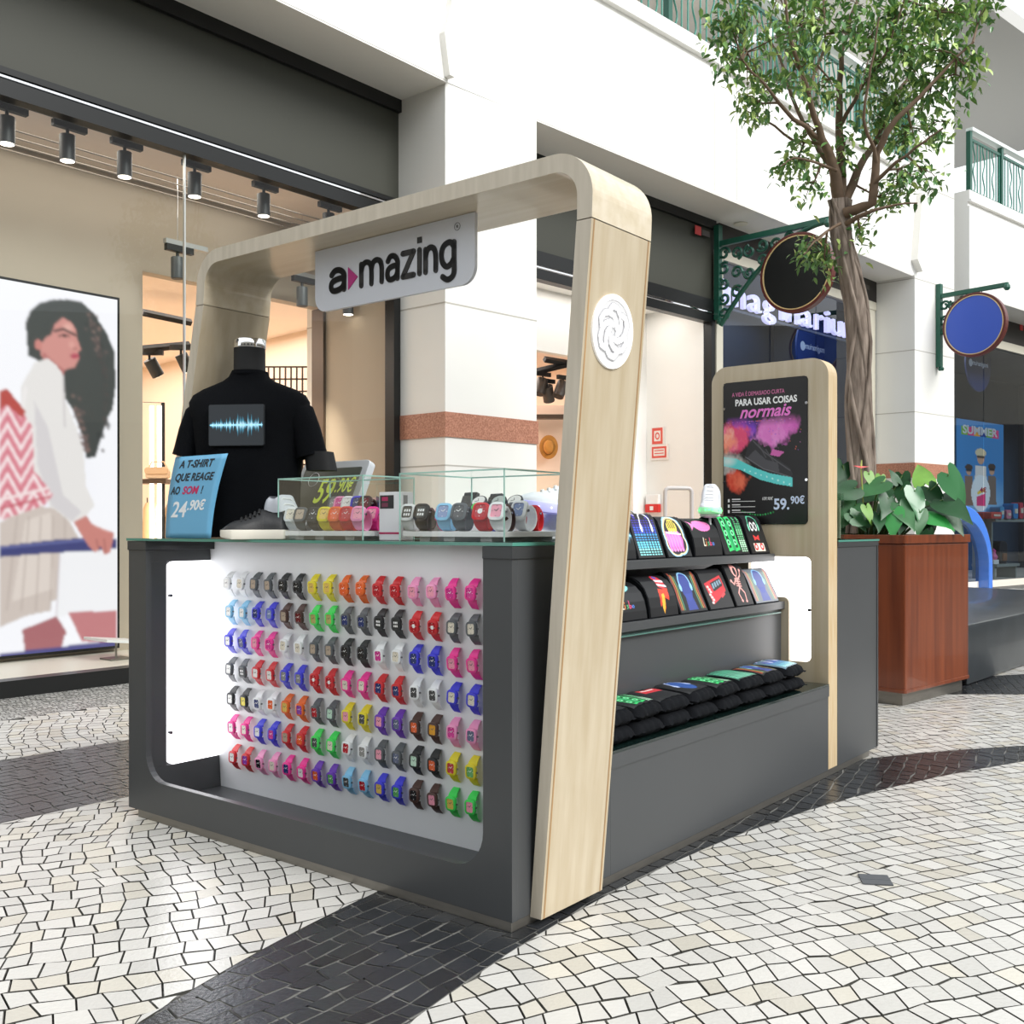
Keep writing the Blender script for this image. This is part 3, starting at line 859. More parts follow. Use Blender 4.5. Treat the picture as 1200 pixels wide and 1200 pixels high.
# ================================================================ WATCHES ON THE LIT PANEL
STRAP = dict(W=('white', '#eceef0'), G=('grey', '#565b5f'), K=('black', '#202224'), Y=('yellow', '#e3d427'), O=('orange', '#e5671c'), R=('red', '#cf2027'),
             P=('light pink', '#f29ac6'), M=('hot pink', '#f2359a'), L=('light blue', '#86c5ea'), B=('blue', '#3a3bd6'), N=('brown', '#4a3029'), E=('green', '#3ddc5b'), U=('purple', '#6a34b4'))
DIAL = dict(w=('white', '#f0efec'), c=('cream', '#e4dccb'), t=('tan', '#b9a794'), k=('black', '#1c1c1e'), y=('gold', '#e0bf62'), Y=('yellow', '#f2dc2a'), o=('orange', '#e4632e'), r=('red', '#b5202b'),
            p=('pink', '#efa0b4'), m=('magenta', '#d23b92'), n=('navy', '#2b3870'), b=('pale blue', '#7f8fb8'), s=('slate', '#5f6884'), g=('grey', '#8f8f8c'), d=('digital', '#3a3d3c'), v=('olive', '#b9ad6a'), u=('violet', '#8a3fa8'),
            e=('mint', '#bfe0cb'), j=('dark red', '#6e1a1d'), h=('grass green', '#5fa861'), a=('amber', '#e3a02a'), q=('charcoal', '#4b4b4c'), x=('red and white', '#b5202b'))
def sil(col): return mat('silicone_'+col[0].replace(' ', '_'), col[1], .45)
def dialm(col): return mat('dial_'+col[0].replace(' ', '_'), col[1], .25)
def watch_case(m, fn):
    """rounded square case seen from the front; fn(a to the right, b up, h outwards)"""
    o = rrect(-.0195, .0195, -.021, .021, .012, 4); i_ = rrect(-.0125, .0125, -.0145, .0145, .005, 4)
    n = len(o)
    b0 = [fn(a*.86, b*.9, 0) for a, b in o]; b1 = [fn(a, b, .0045) for a, b in o]; b2 = [fn(a*.97, b*.97, .0098) for a, b in o]
    t1 = [fn(a, b, .0118) for a, b in i_]; t2 = [fn(a, b, .0102) for a, b in i_]
    m.loft([b0, b1, b2, t1, t2], True, False)
    m.add(b0, [tuple(range(n-1, -1, -1))])
WM = {}
def wmesh(key, make):
    if key not in WM: WM[key] = make()
    return WM[key]
def wall_fn(a, b, h): return (-.024-h, -a, b)           # on the panel, facing -x
def strap_mesh(c, sg_, tail):
    m = MB()
    if 1:
        rings = []
        for t in range(8):
            f = t/7
            z = sg_*(.018+f*(tail-.012)); h = -.002-(f**1.8)*.0185; w = .0165-.0045*f
            rings.append([wall_fn(-w, z, h-.0012), wall_fn(w, z, h-.0012), wall_fn(w, z-sg_*.0008, h+.0022), wall_fn(-w, z-sg_*.0008, h+.0022)])
        m.loft(rings, True, True)
    return m.mesh('strap', sil(c), 40)
def case_mesh(c, fn=wall_fn):
    m = MB(); watch_case(m, fn); return m.mesh('case', sil(c), 35)
def dial_mesh(key, fn=wall_fn):
    c = DIAL[key]; m = MB()
    m.prism(rrect(-.0125, .0125, -.0145, .0145, .005, 4), .0085, .0103, fn, 0)
    hc = 1
    if key == 'd':
        for a0, b0 in ((-.006, .004), (.0, .004), (.006, .004), (-.006, -.006), (.0, -.006), (.006, -.006)):
            m.prism([(a0-.002, b0-.003), (a0+.002, b0-.003), (a0+.002, b0+.003), (a0-.002, b0+.003)], .0103, .0106, fn, 1)
    else:
        if key == 'x': m.prism([(.006*math.cos(t*PI/6), .006*math.sin(t*PI/6)) for t in range(12)], .0103, .0105, fn, 1)
        m.stroke([(0, 0), (.0045, .0055)], .0014, fn, .0103, .0108, 1); m.stroke([(0, 0), (-.005, .003)], .0014, fn, .0103, .0108, 1)
        for t in range(4):
            a0, b0 = .0095*math.cos(t*PI/2), .0115*math.sin(t*PI/2)
            m.prism([(a0-.0008, b0-.0008), (a0+.0008, b0-.0008), (a0+.0008, b0+.0008), (a0-.0008, b0+.0008)], .0103, .0106, fn, 1)
    dark = sum(lin(c[1])) > 1.0 and key not in 'x'
    return m.mesh('dial', [dialm(c), mat('hand_dark', '#4a4a4a', .4) if dark else mat('hand_white', '#f3f3f3', .4)])
def crown_mesh(fn=wall_fn):
    m = MB(); q = [(.0028*math.cos(t*PI/5), .0028*math.sin(t*PI/5)) for t in range(10)]
    m.prism(q, .0175, .0225, lambda a, b, h: fn(h, a, .0055+b)); return m.mesh('crown', mat('crown_steel', '#8b8b8d', .25, metal=.9))
ROWS = [('WWGGKKYYOORRPPMM', 'wcttkkyyoorrppmm', (272.5, 683), (556.3, 694.5)), ('LLBBNNEEGGKKRRGG', 'wwnbtjvvnnddxxcc', (275, 716), (557.5, 736)),
        ('BBMMWWGGKKWWBBMM', 'wnpmccttkkmcnnpp', (274, 749.5), (558, 777)), ('GGRRBBRRMMRRWWBB', 'wdwwggxxccnnqqcc', (275, 783), (558, 818)),
        ('KKWWOOGGYYUUNNPP', 'wYnoyureppqppsoa', (276.7, 817), (557.5, 859.5)), ('MMBBRREEWWGGKKYY', 'wcwmtoqcrgpseorh', (277.6, 850), (556.7, 901)),
        ('RRPPMMUULLBBNNEE', 'wukcnwohqryhkpyp', (279, 885), (556, 942.5))]
ROWS[4] = ('KKWWOOGGYYUUNNPP', 'wYnoyurepqpsoams', ROWS[4][2], ROWS[4][3])
ordn = ['first', 'second', 'third', 'fourth', 'fifth', 'sixth', 'seventh', 'eighth', 'ninth', 'tenth', 'eleventh', 'twelfth', 'thirteenth', 'fourteenth', 'fifteenth', 'sixteenth']
rowname = ['top', 'second', 'third', 'fourth', 'fifth', 'sixth', 'bottom']
def panel_hit(px, py):
    # the panel leans: x = .285 + .05*(.99-z)/.94
    x = .31
    for _ in range(4):
        p = kon(px, py, 0, x); x = .285+.05*(.99-p.z)/.94
    return p
rw = random.Random(5)
for r_, (st, dl, pa, pb) in enumerate(ROWS):
    a, b = panel_hit(*pa), panel_hit(*pb)
    for c_ in range(16):
        f = c_/15; y = a.y+(b.y-a.y)*f; z = a.z+(b.z-a.z)*f
        y -= .012                                            # the centre of the strap root lies behind the case
        x = .285+.05*(.99-z)/.94
        sc_ = STRAP[st[c_]]; dc_ = DIAL[dl[c_]]
        lab = '%s wristwatch, %s dial, %s from left in %s row of lit panel' % (sc_[0], dc_[0], ordn[c_], rowname[r_])
        o = thing('wristwatch', lab, 'watch', K(x, y, z), KA, 'wristwatches on the lit panel')
        o.scale = (1.08,)*3
        o.rotation_euler = (rw.uniform(-.06, .06), rw.uniform(-.10, .04), KA)
        for sg_, tl in ((1, .034), (-1, .040)): link_mesh('strap', wmesh(('s', st[c_], sg_), lambda: strap_mesh(sc_, sg_, tl)), o)
        link_mesh('case', wmesh(('c', st[c_]), lambda: case_mesh(sc_)), o)
        link_mesh('dial', wmesh(('d', dl[c_]), lambda: dial_mesh(dl[c_])), o)
        link_mesh('crown', wmesh('cr', crown_mesh), o)

# ---- standing wristwatches in the glass cases: strap closed to a ring
def ring_fn(a, b, h):                                        # face tipped back a little, facing -x
    t = .38
    return (-.018-(h*math.cos(t)-b*math.sin(t)*1.0), -a, .040+b*math.cos(t)+h*math.sin(t))
def ring_mesh(c):
    m = MB(); rings = []
    for t in range(25):
        g = 2*PI*t/24; w = .011+.006*max(0, math.cos(g-PI+.45))
        r1, r2 = .0225, .0262
        for_r = []
        for r, s_ in ((r1, -1), (r1, 1), (r2, 1), (r2, -1)):
            for_r.append((r*1.06*math.cos(g), s_*w, .0268+r*1.02*math.sin(g)))
        rings.append(for_r)
    m.loft(rings, True, False); return m.mesh('strap', sil(c), 40)
def standing_watch(lab, sk, dk, p, turn, group, scale=1.):
    scale *= 1.22
    o = thing('wristwatch', lab, 'watch', p, KA+turn, group)
    o.scale = (scale,)*3
    c = STRAP[sk]
    link_mesh('strap', wmesh(('rs', sk), lambda: ring_mesh(c)), o)
    link_mesh('case', wmesh(('rc', sk), lambda: case_mesh(c, ring_fn)), o)
    link_mesh('dial', wmesh(('rd', dk), lambda: dial_mesh(dk, ring_fn)), o)
    link_mesh('crown', wmesh('rcr', lambda: crown_mesh(ring_fn)), o)
    return o

case_glass = glass('case_glass', '#fbfefd', .2)
# ================================================================ GLASS CASES ON THE COUNTER
def glass_case(lab, x0, x1, y0, y1, z0, z1):
    o = thing('glass_case', lab, 'display case', K(x0, y0, z0), KA)
    w, d, h = x1-x0, y1-y0, z1-z0
    m = MB()
    for P in (((0, 0, 0), (0, d, 0), (0, d, h), (0, 0, h)), ((w, 0, 0), (w, d, 0), (w, d, h), (w, 0, h)), ((0, 0, 0), (w, 0, 0), (w, 0, h), (0, 0, h)), ((0, d, 0), (w, d, 0), (w, d, h), (0, d, h)), ((0, 0, h), (w, 0, h), (w, d, h), (0, d, h))):
        m.quad(*P)
    m.build('glass_box', case_glass, o, fix=False)
    m = MB(); e = .0016
    for a, b in ((0, 0), (w, 0), (0, d), (w, d)): m.box(a-e, a+e, b-e, b+e, 0, h)
    for b in (0, d): m.box(-e, w+e, b-e, b+e, h-e*1.3, h+e*1.3)
    for a in (0, w): m.box(a-e, a+e, -e, d+e, h-e*1.3, h+e*1.3)
    m.build('glass_edges', mat('glass_edge_light', '#a8d4c8', .2), o, label='pale green polished glass edges')
    m = MB(); m.box(.006, w-.006, .006, d-.006, .012, .027); m.k = 1
    for yy in (.06, d/2, d-.1): m.box(.02, w-.02, yy, yy+.04, .0, .0118)
    m.build('tray', [white_plastic, mat('tray_foot', '#c8c8c8', .5)], o, bevel=.001)
    return o
Z0 = 1.0005
LX0, LX1, LY0, LY1 = .08, .30, .635, 1.03
glass_case('left glass case of bright wristwatches on the counter', LX0, LX1, LY0, LY1, Z0, 1.195)
RX0, RX1, RY0, RY1 = .08, .40, .09, .48
glass_case('right glass case of wristwatches beside the plywood arch', RX0, RX1, RY0, RY1, Z0, 1.195)
ZT = Z0+.0272
def at_row(px, x): return kon(px, 622, 0, x).y
gl_ = 'standing watches in the left glass case'
for px, s_, d_, lab, x in ((347, 'W', 'c', 'white wristwatch with cream dial at the left end of left glass case', .125), (358, 'G', 't', 'grey wristwatch standing between white and black ones in left glass case', .125),
                           (373, 'K', 'k', 'black wristwatch standing beside the yellow one in left glass case', .125), (386, 'Y', 'y', 'yellow wristwatch standing in front row of left glass case', .125),
                           (398.5, 'O', 'o', 'orange wristwatch standing in front row of left glass case', .125), (411.5, 'R', 'r', 'red wristwatch standing in front row of left glass case', .125),
                           (425.5, 'P', 'p', 'light pink wristwatch at the corner of left glass case', .125)):
    standing_watch(lab, s_, d_, K(x, at_row(px, x), ZT), .3, gl_)
standing_watch('hot pink wristwatch with pink dial beside the light pink one in left case', 'M', 'p', K(.2, .70, ZT), .3, gl_)
standing_watch('hot pink wristwatch at the far right end of left glass case', 'M', 'm', K(.255, .70, ZT), .3, gl_)
for px, s_, d_, lab in ((397, 'G', 'g', 'grey wristwatch in the back row of left glass case'), (404, 'P', 'm', 'light pink wristwatch in the back row of left glass case'), (413, 'W', 'w', 'white wristwatch in the back row of left glass case'), (424, 'B', 'n', 'blue wristwatch in the back row of left glass case'), (433, 'N', 'j', 'brown wristwatch in the back row of left glass case')):
    x = .245
    y = kon(px, 600, 0, x).y
    MBx = MB().box(-.022, .022, -.016, .016, 0, .036)
    b = MBx.build('display_block', clear, None, loc=K(x, y, ZT), rotz=KA); tag(b, 'clear block lifting the %s wristwatch in left glass case' % STRAP[s_][0], 'stand')
    standing_watch(lab, s_, d_, K(x, y, ZT+.0365), .3, gl_)
gr_ = 'standing watches in the right glass case'
for px, s_, d_, lab, x in ((484, 'W', 'd', 'white digital wristwatch at the left end of right glass case', .13), (500, 'K', 'd', 'black digital wristwatch standing in front row of right glass case', .125),
                           (526, 'L', 'b', 'light blue wristwatch standing in front row of right glass case', .125), (544, 'G', 'q', 'dark grey wristwatch standing in front row of right glass case', .125),
                           (569, 'R', 'x', 'red wristwatch with white centre standing in right glass case', .125), (588, 'W', 'p', 'white wristwatch with pink dial at the corner of right glass case', .122)):
    standing_watch(lab, s_, d_, K(x, at_row(px, x), ZT), .25, gr_, 1.05)
standing_watch('white wristwatch with blue dial at the right end of right glass case', 'W', 'b', K(.27, .165, ZT), .1, gr_, 1.15)
standing_watch('hot pink wristwatch behind the black digital one in right glass case', 'M', 'm', K(.2, .405, ZT), .3, gr_)
standing_watch('blue wristwatch half hidden behind the red one in right glass case', 'B', 'n', K(.2, .235, ZT), .3, gr_)
standing_watch('brown wristwatch behind the pink dial one in right glass case', 'N', 'j', K(.185, .165, ZT), .3, gr_)
standing_watch('red wristwatch behind the blue dial one at right glass case end', 'R', 'r', K(.345, .185, ZT), .3, gr_)
# big round watches on cushions in the back row
def round_watch(lab, p, turn, col, face):
    o = thing('round_watch', lab, 'watch', p, KA+turn, 'large round watches in the right glass case')
    T = Matrix.Translation((0, 0, .055)) @ Matrix.Rotation(-.75, 4, 'Y')
    m = MB(); m.M = T; m.lathe([(.024, -.004), (.026, 0), (.026, .006), (.0235, .009), (.021, .0085)], 28, 0); m.build('case', mat('watch_gunmetal', '#3b3e42', .3, metal=.5), o, smooth=40)
    m = MB(); m.M = T; m.lathe([(.021, .008), (.0208, .0092)], 28, 0); m.stroke([(0, 0), (.009, .004)], .0016, XY, .0093, .0098, 1); m.stroke([(0, 0), (-.004, .011)], .0016, XY, .0093, .0098, 1); m.build('dial', [face, mat('hand_dark', '#4a4a4a', .4)], o)
    m = MB(); rings = []
    for t in range(25):
        g = 2*PI*t/24
        rings.append([(r*1.15*math.cos(g), s_*.011, .0292+r*math.sin(g)) for r, s_ in ((.0245, -1), (.0245, 1), (.0285, 1), (.0285, -1))])
    m.loft(rings, True, False); m.build('strap', col, o, smooth=40)
    return o
for px, lab, col, face in ((562, 'round wristwatch with white dial and green strap in right glass case', sil(STRAP['E']), mat('dial_white', '#f0efec', .25)), (585, 'round wristwatch with silver dial and black strap in right glass case', sil(STRAP['K']), mat('dial_silver', '#b9c2bd', .25)), (604, 'round wristwatch with white dial and grey strap in right glass case', mat('strap_smoke', '#54565b', .4), mat('dial_white', '#f0efec', .25))):
    x = .33; y = kon(px, 600, 0, x).y
    b = MB().box(-.03, .03, -.02, .02, 0, .03).build('display_block', white_plastic, None, loc=K(x, y, ZT), rotz=KA, bevel=.003); tag(b, 'small white block under the %s' % lab.split(' in right')[0].replace('round wristwatch', 'round watch'), 'stand')
    round_watch(lab, K(x, y, ZT+.0305), .15, col, face)
# two black flip cards and other goods behind the right case
def easel_card(lab, px, row, w, h, m_, x):
    p = kon(px, row, 0, x)
    o = thing('black_gift_box', lab, 'box', K(x, p.y, Z0), KA-.35, 'black watch boxes behind the glass case')
    q = MB(); q.add([(0, -w/2, 0), (0, w/2, 0), (.05, w/2, h), (.05, -w/2, h), (.03, -w/2, 0), (.03, w/2, 0), (.062, w/2, h-.006), (.062, -w/2, h-.006)], [(0, 1, 2, 3), (4, 7, 6, 5), (0, 4, 5, 1), (1, 5, 6, 2), (2, 6, 7, 3), (3, 7, 4, 0)])
    q.build('box_body', m_, o, bevel=.003)
    q = MB(); q.add([(.0035, -w/2+.006, .02), (.0035, w/2-.006, .02), (.0455, w/2-.006, h-.012), (.0455, -w/2+.006, h-.012)], [(0, 1, 2, 3)]); q.v = [(a-.005, b, c) for a, b, c in q.v]; q.build('front_panel', mat('gloss_black', '#2b2d2e', .12), o, fix=False)
    return o
easel_card('left black watch box leaning open behind the right glass case', 536, 598, .085, .155, black_matt, .47)
easel_card('right black watch box leaning open behind the right glass case', 566, 598, .075, .15, black_matt, .50)

# ---- white carton with a watch picture between the two cases
bx = thing('watch_carton', 'white watch carton with dark picture standing between the two glass cases', 'box', K(.16, .575, Z0), KA)
MB().box(-.03, .03, -.042, .042, 0, .145).build('carton', mat('carton_white', '#eeeef2', .4), bx, bevel=.0015)
m = MB(); m.box(-.0306, -.03, -.042, .042, .018, .024, 2); m.build('stripe', [white, white, mat('print_raspberry', '#b92c62', .4)], bx); m = MB(); m.box(-.0306, -.03, -.02, .038, .095, .135, 0); m.box(-.0309, -.0306, .004, .03, .1, .112, 3); m.box(-.0309, -.0306, .004, .03, .118, .13, 2)
m.build('front_print', [mat('print_dark', '#28282c', .4), white, mat('print_raspberry', '#b92c62', .4), mat('print_mauve', '#7b3350', .4)], bx)
m = MB(); m.box(-.012, .006, -.0426, -.042, .03, .135, 0); m.lathe([(.014, 0), (.014, .001)], 20, 1, lambda x, y, z: (-.003+x, -.0426-z, .085+y)); m.build('side_print', [mat('print_grey', '#7d7f84', .4), mat('print_silver', '#c5c7cb', .3)], bx)

# ---- tilted price screen behind the left case
pt = kon(388, 600, 0, .45)
ts = thing('tilted_price_screen', 'grey framed tilted screen showing the price 59.90€ behind the left glass case', 'screen', K(.42, 1.245, Z0), KA-.02)
T = Matrix.Translation((0, 0, .055)) @ Matrix.Rotation(.42, 4, 'Y')
SH, SW = .25, .185
m = MB(); m.M = T
m.prism(rrect(-SW, SW, 0, SH, .02, 4), 0, .03, YZ, 0); m.build('frame', mat('screen_grey_frame', '#c3c8cc', .4), ts, bevel=.003)
m = MB(); m.M = T; m.prism(rrect(-SW+.03, SW-.025, .03, SH-.03, .004, 2), -.003, .0, YZ, 0); m.build('display', mat('screen_dark', '#4c524c', .25), ts)
def tsf(a, b, h): return tuple(T @ Vector((-.0035-h, -a, b)))
m = MB(); m.text('59', .135, lambda a, b, h: tsf(a-.055, b+.08, h), 0, .001, 0, .002, shear=.2, width=.095); m.text('.90€', .08, lambda a, b, h: tsf(a+.048, b+.12, h), 0, .001, 0, .0006, shear=.2, width=.095); m.build('price', mat('print_lime', '#cfe04a', .5, emit=.35), ts)
m = MB(); m.text('AGORA', .035, lambda a, b, h: tsf(a+.055, b+.076, h), 0, .001, 0, width=.085); m.stroke([(-.09+.028*math.cos(t*PI/12), .175+.028*math.sin(t*PI/12)) for t in range(25)], .002, tsf, 0, .001); m.build('caption', mat('print_white', '#f4f4f4', .5), ts)
m = MB(); m.box(.02, .1, -.08, .08, 0, .012); m.tube([(.06, 0, .01), (.09, 0, .07)], .012, 8); m.build('stand', dark_grey, ts)

# ---- blue price card
def cardfn(u, v, h):     # u 0..1 across, v 0..1 up
    x = .006+.022*v**2.0-h
    b = math.sin(v*PI)*.5
    yl = CB[0]+(CB[2]-CB[0])*v+.012*b; yr = CB[1]+(CB[3]-CB[1])*v+.016*b
    return (x, yl+(yr-yl)*u, Z0+.0008+.283*v)
CB = (kon(194, 629, 0, .006).y, kon(247, 629, 0, .006).y, kon(206, 537, 0, .028).y, kon(267, 537, 0, .028).y)
pcd = thing('price_card', 'curved light blue price card reading A T-SHIRT QUE REAGE AO SOM! 24.90€', 'price card', K(0, 0, 0), KA)
m = MB()
rings = [[cardfn(i/8, j/14, 0) for i in range(9)] for j in range(15)]
m.loft(rings, False, False); o = m.mesh('card', mat('card_blue', '#6fb4dc', .35), 60)
co = link_mesh('card', o, pcd)
sm = co.modifiers.new('thick', 'SOLIDIFY'); sm.thickness = .002; sm.offset = 0
def ctext(mb, s_, size, u, v, w, k, bold=.001, shear=.18):
    mb.text(s_, size, lambda a, b, h: cardfn(u+a/.26, v+b/.28, .0012+h), 0, .0006, k, bold, width=w, shear=shear)
for s_, size, u, v, w, k in (('A T-SHIRT', .036, .13, .86, .175, 0), ('QUE REAGE', .036, .085, .70, .2, 0), ('AO', .036, .05, .54, .05, 0), ('SOM', .036, .29, .54, .085, 1), ('!', .036, .67, .54, .008, 0), ('24', .075, .1, .26, .085, 2), ('.90€', .046, .44, .345, .095, 2)):
    m = MB(); ctext(m, s_, size, u, v, w, 0, .001 if k != 2 else .0012); m.build('lettering', [mat('print_ink', '#1d2733', .5), mat('print_magenta', '#c2255f', .5), mat('print_card_white', '#f2f5f7', .5)][k], pcd)

# ================================================================ BUST WITH THE BLACK T-SHIRT
MC = K(.195, 1.33, 0); YAW = math.radians(-7)
bust = thing('mannequin_bust', 'black mannequin bust with chrome neck cap wearing a black sound-wave T-shirt', 'mannequin', (MC.x, MC.y, Z0), YAW)
def sup(hw, hd, z, cx=0, cy_=0, n=28, e=.8, f=None):
    out = []
    for q in range(n):
        a = 2*PI*q/n; c, s_ = math.cos(a), math.sin(a)
        out.append((cx+hw*abs(c)**e*(1 if c > 0 else -1), cy_+hd*abs(s_)**e*(1 if s_ > 0 else -1), z))
    return out
neckm = mat('bust_black', '#08090b', .7)
m = MB(); m.loft([sup(.13, .08, .02), sup(.13, .08, .45), sup(.08, .06, .55), sup(.055, .055, .58, e=1), sup(.054, .054, .664, e=1)]); m.build('torso', neckm, bust, smooth=50)
m = MB(); m.lathe([(.0555, .664), (.0565, .667), (.0565, .692), (.054, .695)], 28); m.build('neck_cap', chrome, bust, smooth=40, label='chrome neck cap')
cloth = mat('black_cotton', '#0b0d11', .9, spec=.12, bump=.25, bscale=260, noise=.15, nscale=6)
m = MB()
secs = [(.165, .105, .003), (.168, .108, .05), (.172, .112, .12), (.178, .116, .22), (.186, .12, .32), (.196, .122, .40), (.21, .116, .44), (.214, .10, .475), (.20, .088, .50), (.165, .078, .52), (.125, .07, .535), (.092, .064, .548), (.070, .060, .563), (.0575, .057, .585)]
rings = []
for hw, hd, z in secs:
    rg = sup(hw, hd, z, n=48)
    k = max(0, 1-z/.5)
    rings.append([(x*(1+.025*k*math.sin(q*1.9)+.012*k*math.sin(q*.8+z*9)), y*(1+.05*k*math.sin(q*1.3+z*5)), zz) for q, (x, y, zz) in enumerate(rg)])
m.loft(rings, True, False)
for sd in (-1, 1):
    path = [(.10, .455, .060), (.145, .45, .074), (.178, .42, .070), (.20, .37, .064), (.215, .32, .062), (.223, .285, .063)]
    rings = []
    for i, (x, z, r) in enumerate(path):
        t = Vector((path[min(i+1, 5)][0]-path[max(i-1, 0)][0], 0, path[min(i+1, 5)][1]-path[max(i-1, 0)][1])).normalized()
        nrm = Vector((-t.z, 0, t.x))
        rg = []
        for q in range(24):
            a = 2*PI*q/24; fl = 1+.03*math.sin(q*2.1+i)
            v = nrm*(math.cos(a)*r*(.72 if i < 2 else .88)*fl)+Vector((0, math.sin(a)*r*.95*fl, 0))
            rg.append((sd*(x+v.x), v.y, z+v.z))
        rings.append(rg)
    m.loft(rings, True, False)
ts_ = m.build('t_shirt', cloth, bust, smooth=70)
m = MB(); m.tube([(.059*math.cos(2*PI*q/24), .0595*math.sin(2*PI*q/24), .578+.006*math.sin(2*PI*q/24)) for q in range(24)], .006, 6, closed=True); m.build('collar', cloth, ts_, smooth=60)
m = MB(); m.loft([sup(.052, .05, .235, .262, .0), sup(.05, .05, .30, .25, .0)]); m.build('arm_stump', neckm, bust, smooth=60)
PX0, PX1, PZ0, PZ1 = -.095, .10, .315, .455
pn = MB().prism(rrect(PX0, PX1, PZ0, PZ1, .006, 3), -.128, -.118, XZ).build('sound_panel', mat('panel_rubber', '#24282c', .6), ts_, label='flat rectangular panel with a glowing blue sound wave')
wv = Pic(0, 1, 0, 1, 150, 90, '#202428')
def sw(pic, cx0, cx1, cyy, amp, seed, col, hot):
    rs = np.random.RandomState(seed)
    pic.line([(cx0, cyy), (cx1, cyy)], .02, col, .9)
    for k in range(46):
        u = cx0+(cx1-cx0)*(k+.5)/46
        A = amp*(.12+abs(rs.normal(0, .33))*(1 if .15 < (u-cx0)/(cx1-cx0) < .95 else .5))
        A = min(A, amp)
        pic.ell(u, cyy, .012, A, col, .85, .9); pic.ell(u, cyy, .006, A*.55, hot, .9, .6)
sw(wv, .02, .98, .5, .36, 4, '#4fb4d8', '#d9f6ff')
wv.build('sound_wave', lambda u, v: (PX0+.002+u*(PX1-PX0-.004), -.1284, PZ1-.002-v*(PZ1-PZ0-.004)), attr_mat('wave_print', .5, emit=.9), pn)

# ================================================================ SHOES
def shoe(lab, loc, rot, L=.27, up=None, so=None, hi=.07, lace=None, led=None, group=None, pitch=0., name='sneaker', strap=None):
    o = thing(name, lab, 'shoe', loc, rot, group)
    o.rotation_euler = (0, pitch, rot)
    # toe towards -x ; length along x from -L/2 (toe) to L/2
    so_t = .028
    def sec(f):        # half width, top height at fraction f from toe
        w = .049*(min(1, f/.16)**.5)*(1-.18*math.sin(PI*min(1, max(0, (f-.35)/.5))))*(1 if f < .9 else max(.35, 1-((f-.9)/.1)**2*.6))
        if f < .3: h = .028+.035*math.sin(min(1, f/.3)*PI/2)
        elif f < .62: h = .063+(hi-.0)*((f-.3)/.32)**1.2
        else: h = .063+hi-(.012*math.sin((f-.62)/.38*PI))
        return w, h
    fs_ = [.004, .03, .08, .15, .22, .3, .38, .46, .54, .62, .7, .78, .86, .93, .98, 1.]
    rings = []; sole = []
    for f in fs_:
        w, h = sec(f); x = -L/2+L*f
        top = w*((.9 if hi > .07 else .6) if f > .4 else .78)
        rg = []; ex_ = .38 if (hi > .07 and f > .4) else .7
        for q in range(18):
            a = PI*q/17
            c, s_ = math.cos(a), math.sin(a)
            ww = w*(1-(1-top/w)*s_**1.5) if w else 0
            rg.append((x, ww*abs(c)**ex_*(1 if c > 0 else -1), so_t+(h-so_t)*s_**ex_ if h > so_t else so_t+.001*s_))
        rings.append(rg)
        ws = w*1.08+.001
        sole.append([(x, -ws, 0 if f > .12 else .008*(1-f/.12)), (x, ws, 0 if f > .12 else .008*(1-f/.12)), (x, ws, so_t+.003), (x, -ws, so_t+.003)])
    m = MB(); m.loft(rings, True, True); m.build('upper', up, o, smooth=60)
    m = MB(); m.loft(sole, True, True); s = m.build('sole', so, o, bevel=.004, smooth=50)
    if led:
        for sd in (-1, 1):
            for k in range(7):
                f = .12+.13*k; w, _ = sec(f)
                m = MB(); m.cyl((-L/2+L*f, sd*(w*1.08+.0005), .015), .004, .002*sd, 'y', 8); m.build('light_dot', led, s)
        m = MB(); 
        for k in (-1, 0, 1): m.cyl((-L/2-.004, k*.016, .017), .004, .003, 'x', 8)
        m.build('light_dot', led, s)
    la_ = lace or white_plastic
    for k in range(5):
        f = .30+.065*k; w, h = sec(f); ww = w*.62
        m = MB(); m.tube([(-L/2+L*f, -ww, h-.008), (-L/2+L*(f+.01), -ww*.5, h+.004), (-L/2+L*(f+.02), ww*.5, h+.006), (-L/2+L*(f+.03), ww, h-.004)], .004, 6); m.build('lace', la_, o, smooth=60)
    m = MB(); xo = .12*L; ho = .012 if hi < .07 else .024; m.loft([[(-L/2+L*f, y_, sec(f)[1]+.0008) for y_ in (-ho, ho)] for f in np.linspace(.66, .95, 8)], False, False)
    m.build('opening', mat('shoe_inside', '#55565c', .8), o, fix=False)
    if strap:
        m = MB(); f = .58; w, h = sec(f)
        m.loft([[(-L/2+L*(f+dx)-0*t, w*1.04*math.cos(PI*t/10), .05+(h-.045)*math.sin(PI*t/10)**.7+.003) for t in range(11)] for dx in (0, .16)], False, False); m.build('ankle_strap', strap, o, smooth=60)
    return o
blk_lea = mat('black_leather', '#1d1e21', .5, bump=.1, bscale=200); wht_lea = mat('white_leather', '#d9dce3', .45, bump=.08, bscale=150)
cream_sole = mat('cream_sole', '#e6e1d4', .5)
p = kon(303, 630, 0, .085)
shoe('low black leather sneaker with cream sole in front of the bust', K(.035, kon(298, 625, 0, .035).y, Z0), .32, .215, blk_lea, cream_sole, .035, black_matt)
shoe('white lace-up sneaker standing beside the left glass case', K(.17, 1.085, Z0), 2.3, .21, wht_lea, wht_lea, .085)
shoe('black sneaker with pale lacing behind the left glass case', K(.52, .86, Z0+.0), KA+2.2, .24, blk_lea, blk_lea, .085, mat('lace_grey', '#b9bcc2', .5))
led_v = mat('led_violet', '#b9b4ff', .4, emit=3., ecol='#9d95ff'); glow_v = mat('sole_violet', '#c7c6ee', .4, emit=.28, ecol='#8d86f0')
Y9 = kon(648, 600, 0, .52).y
st_ = thing('shoe_stand', 'clear stand lifting the large white violet-lit sneaker', 'stand', K(.52, Y9-.02, Z0), KA)
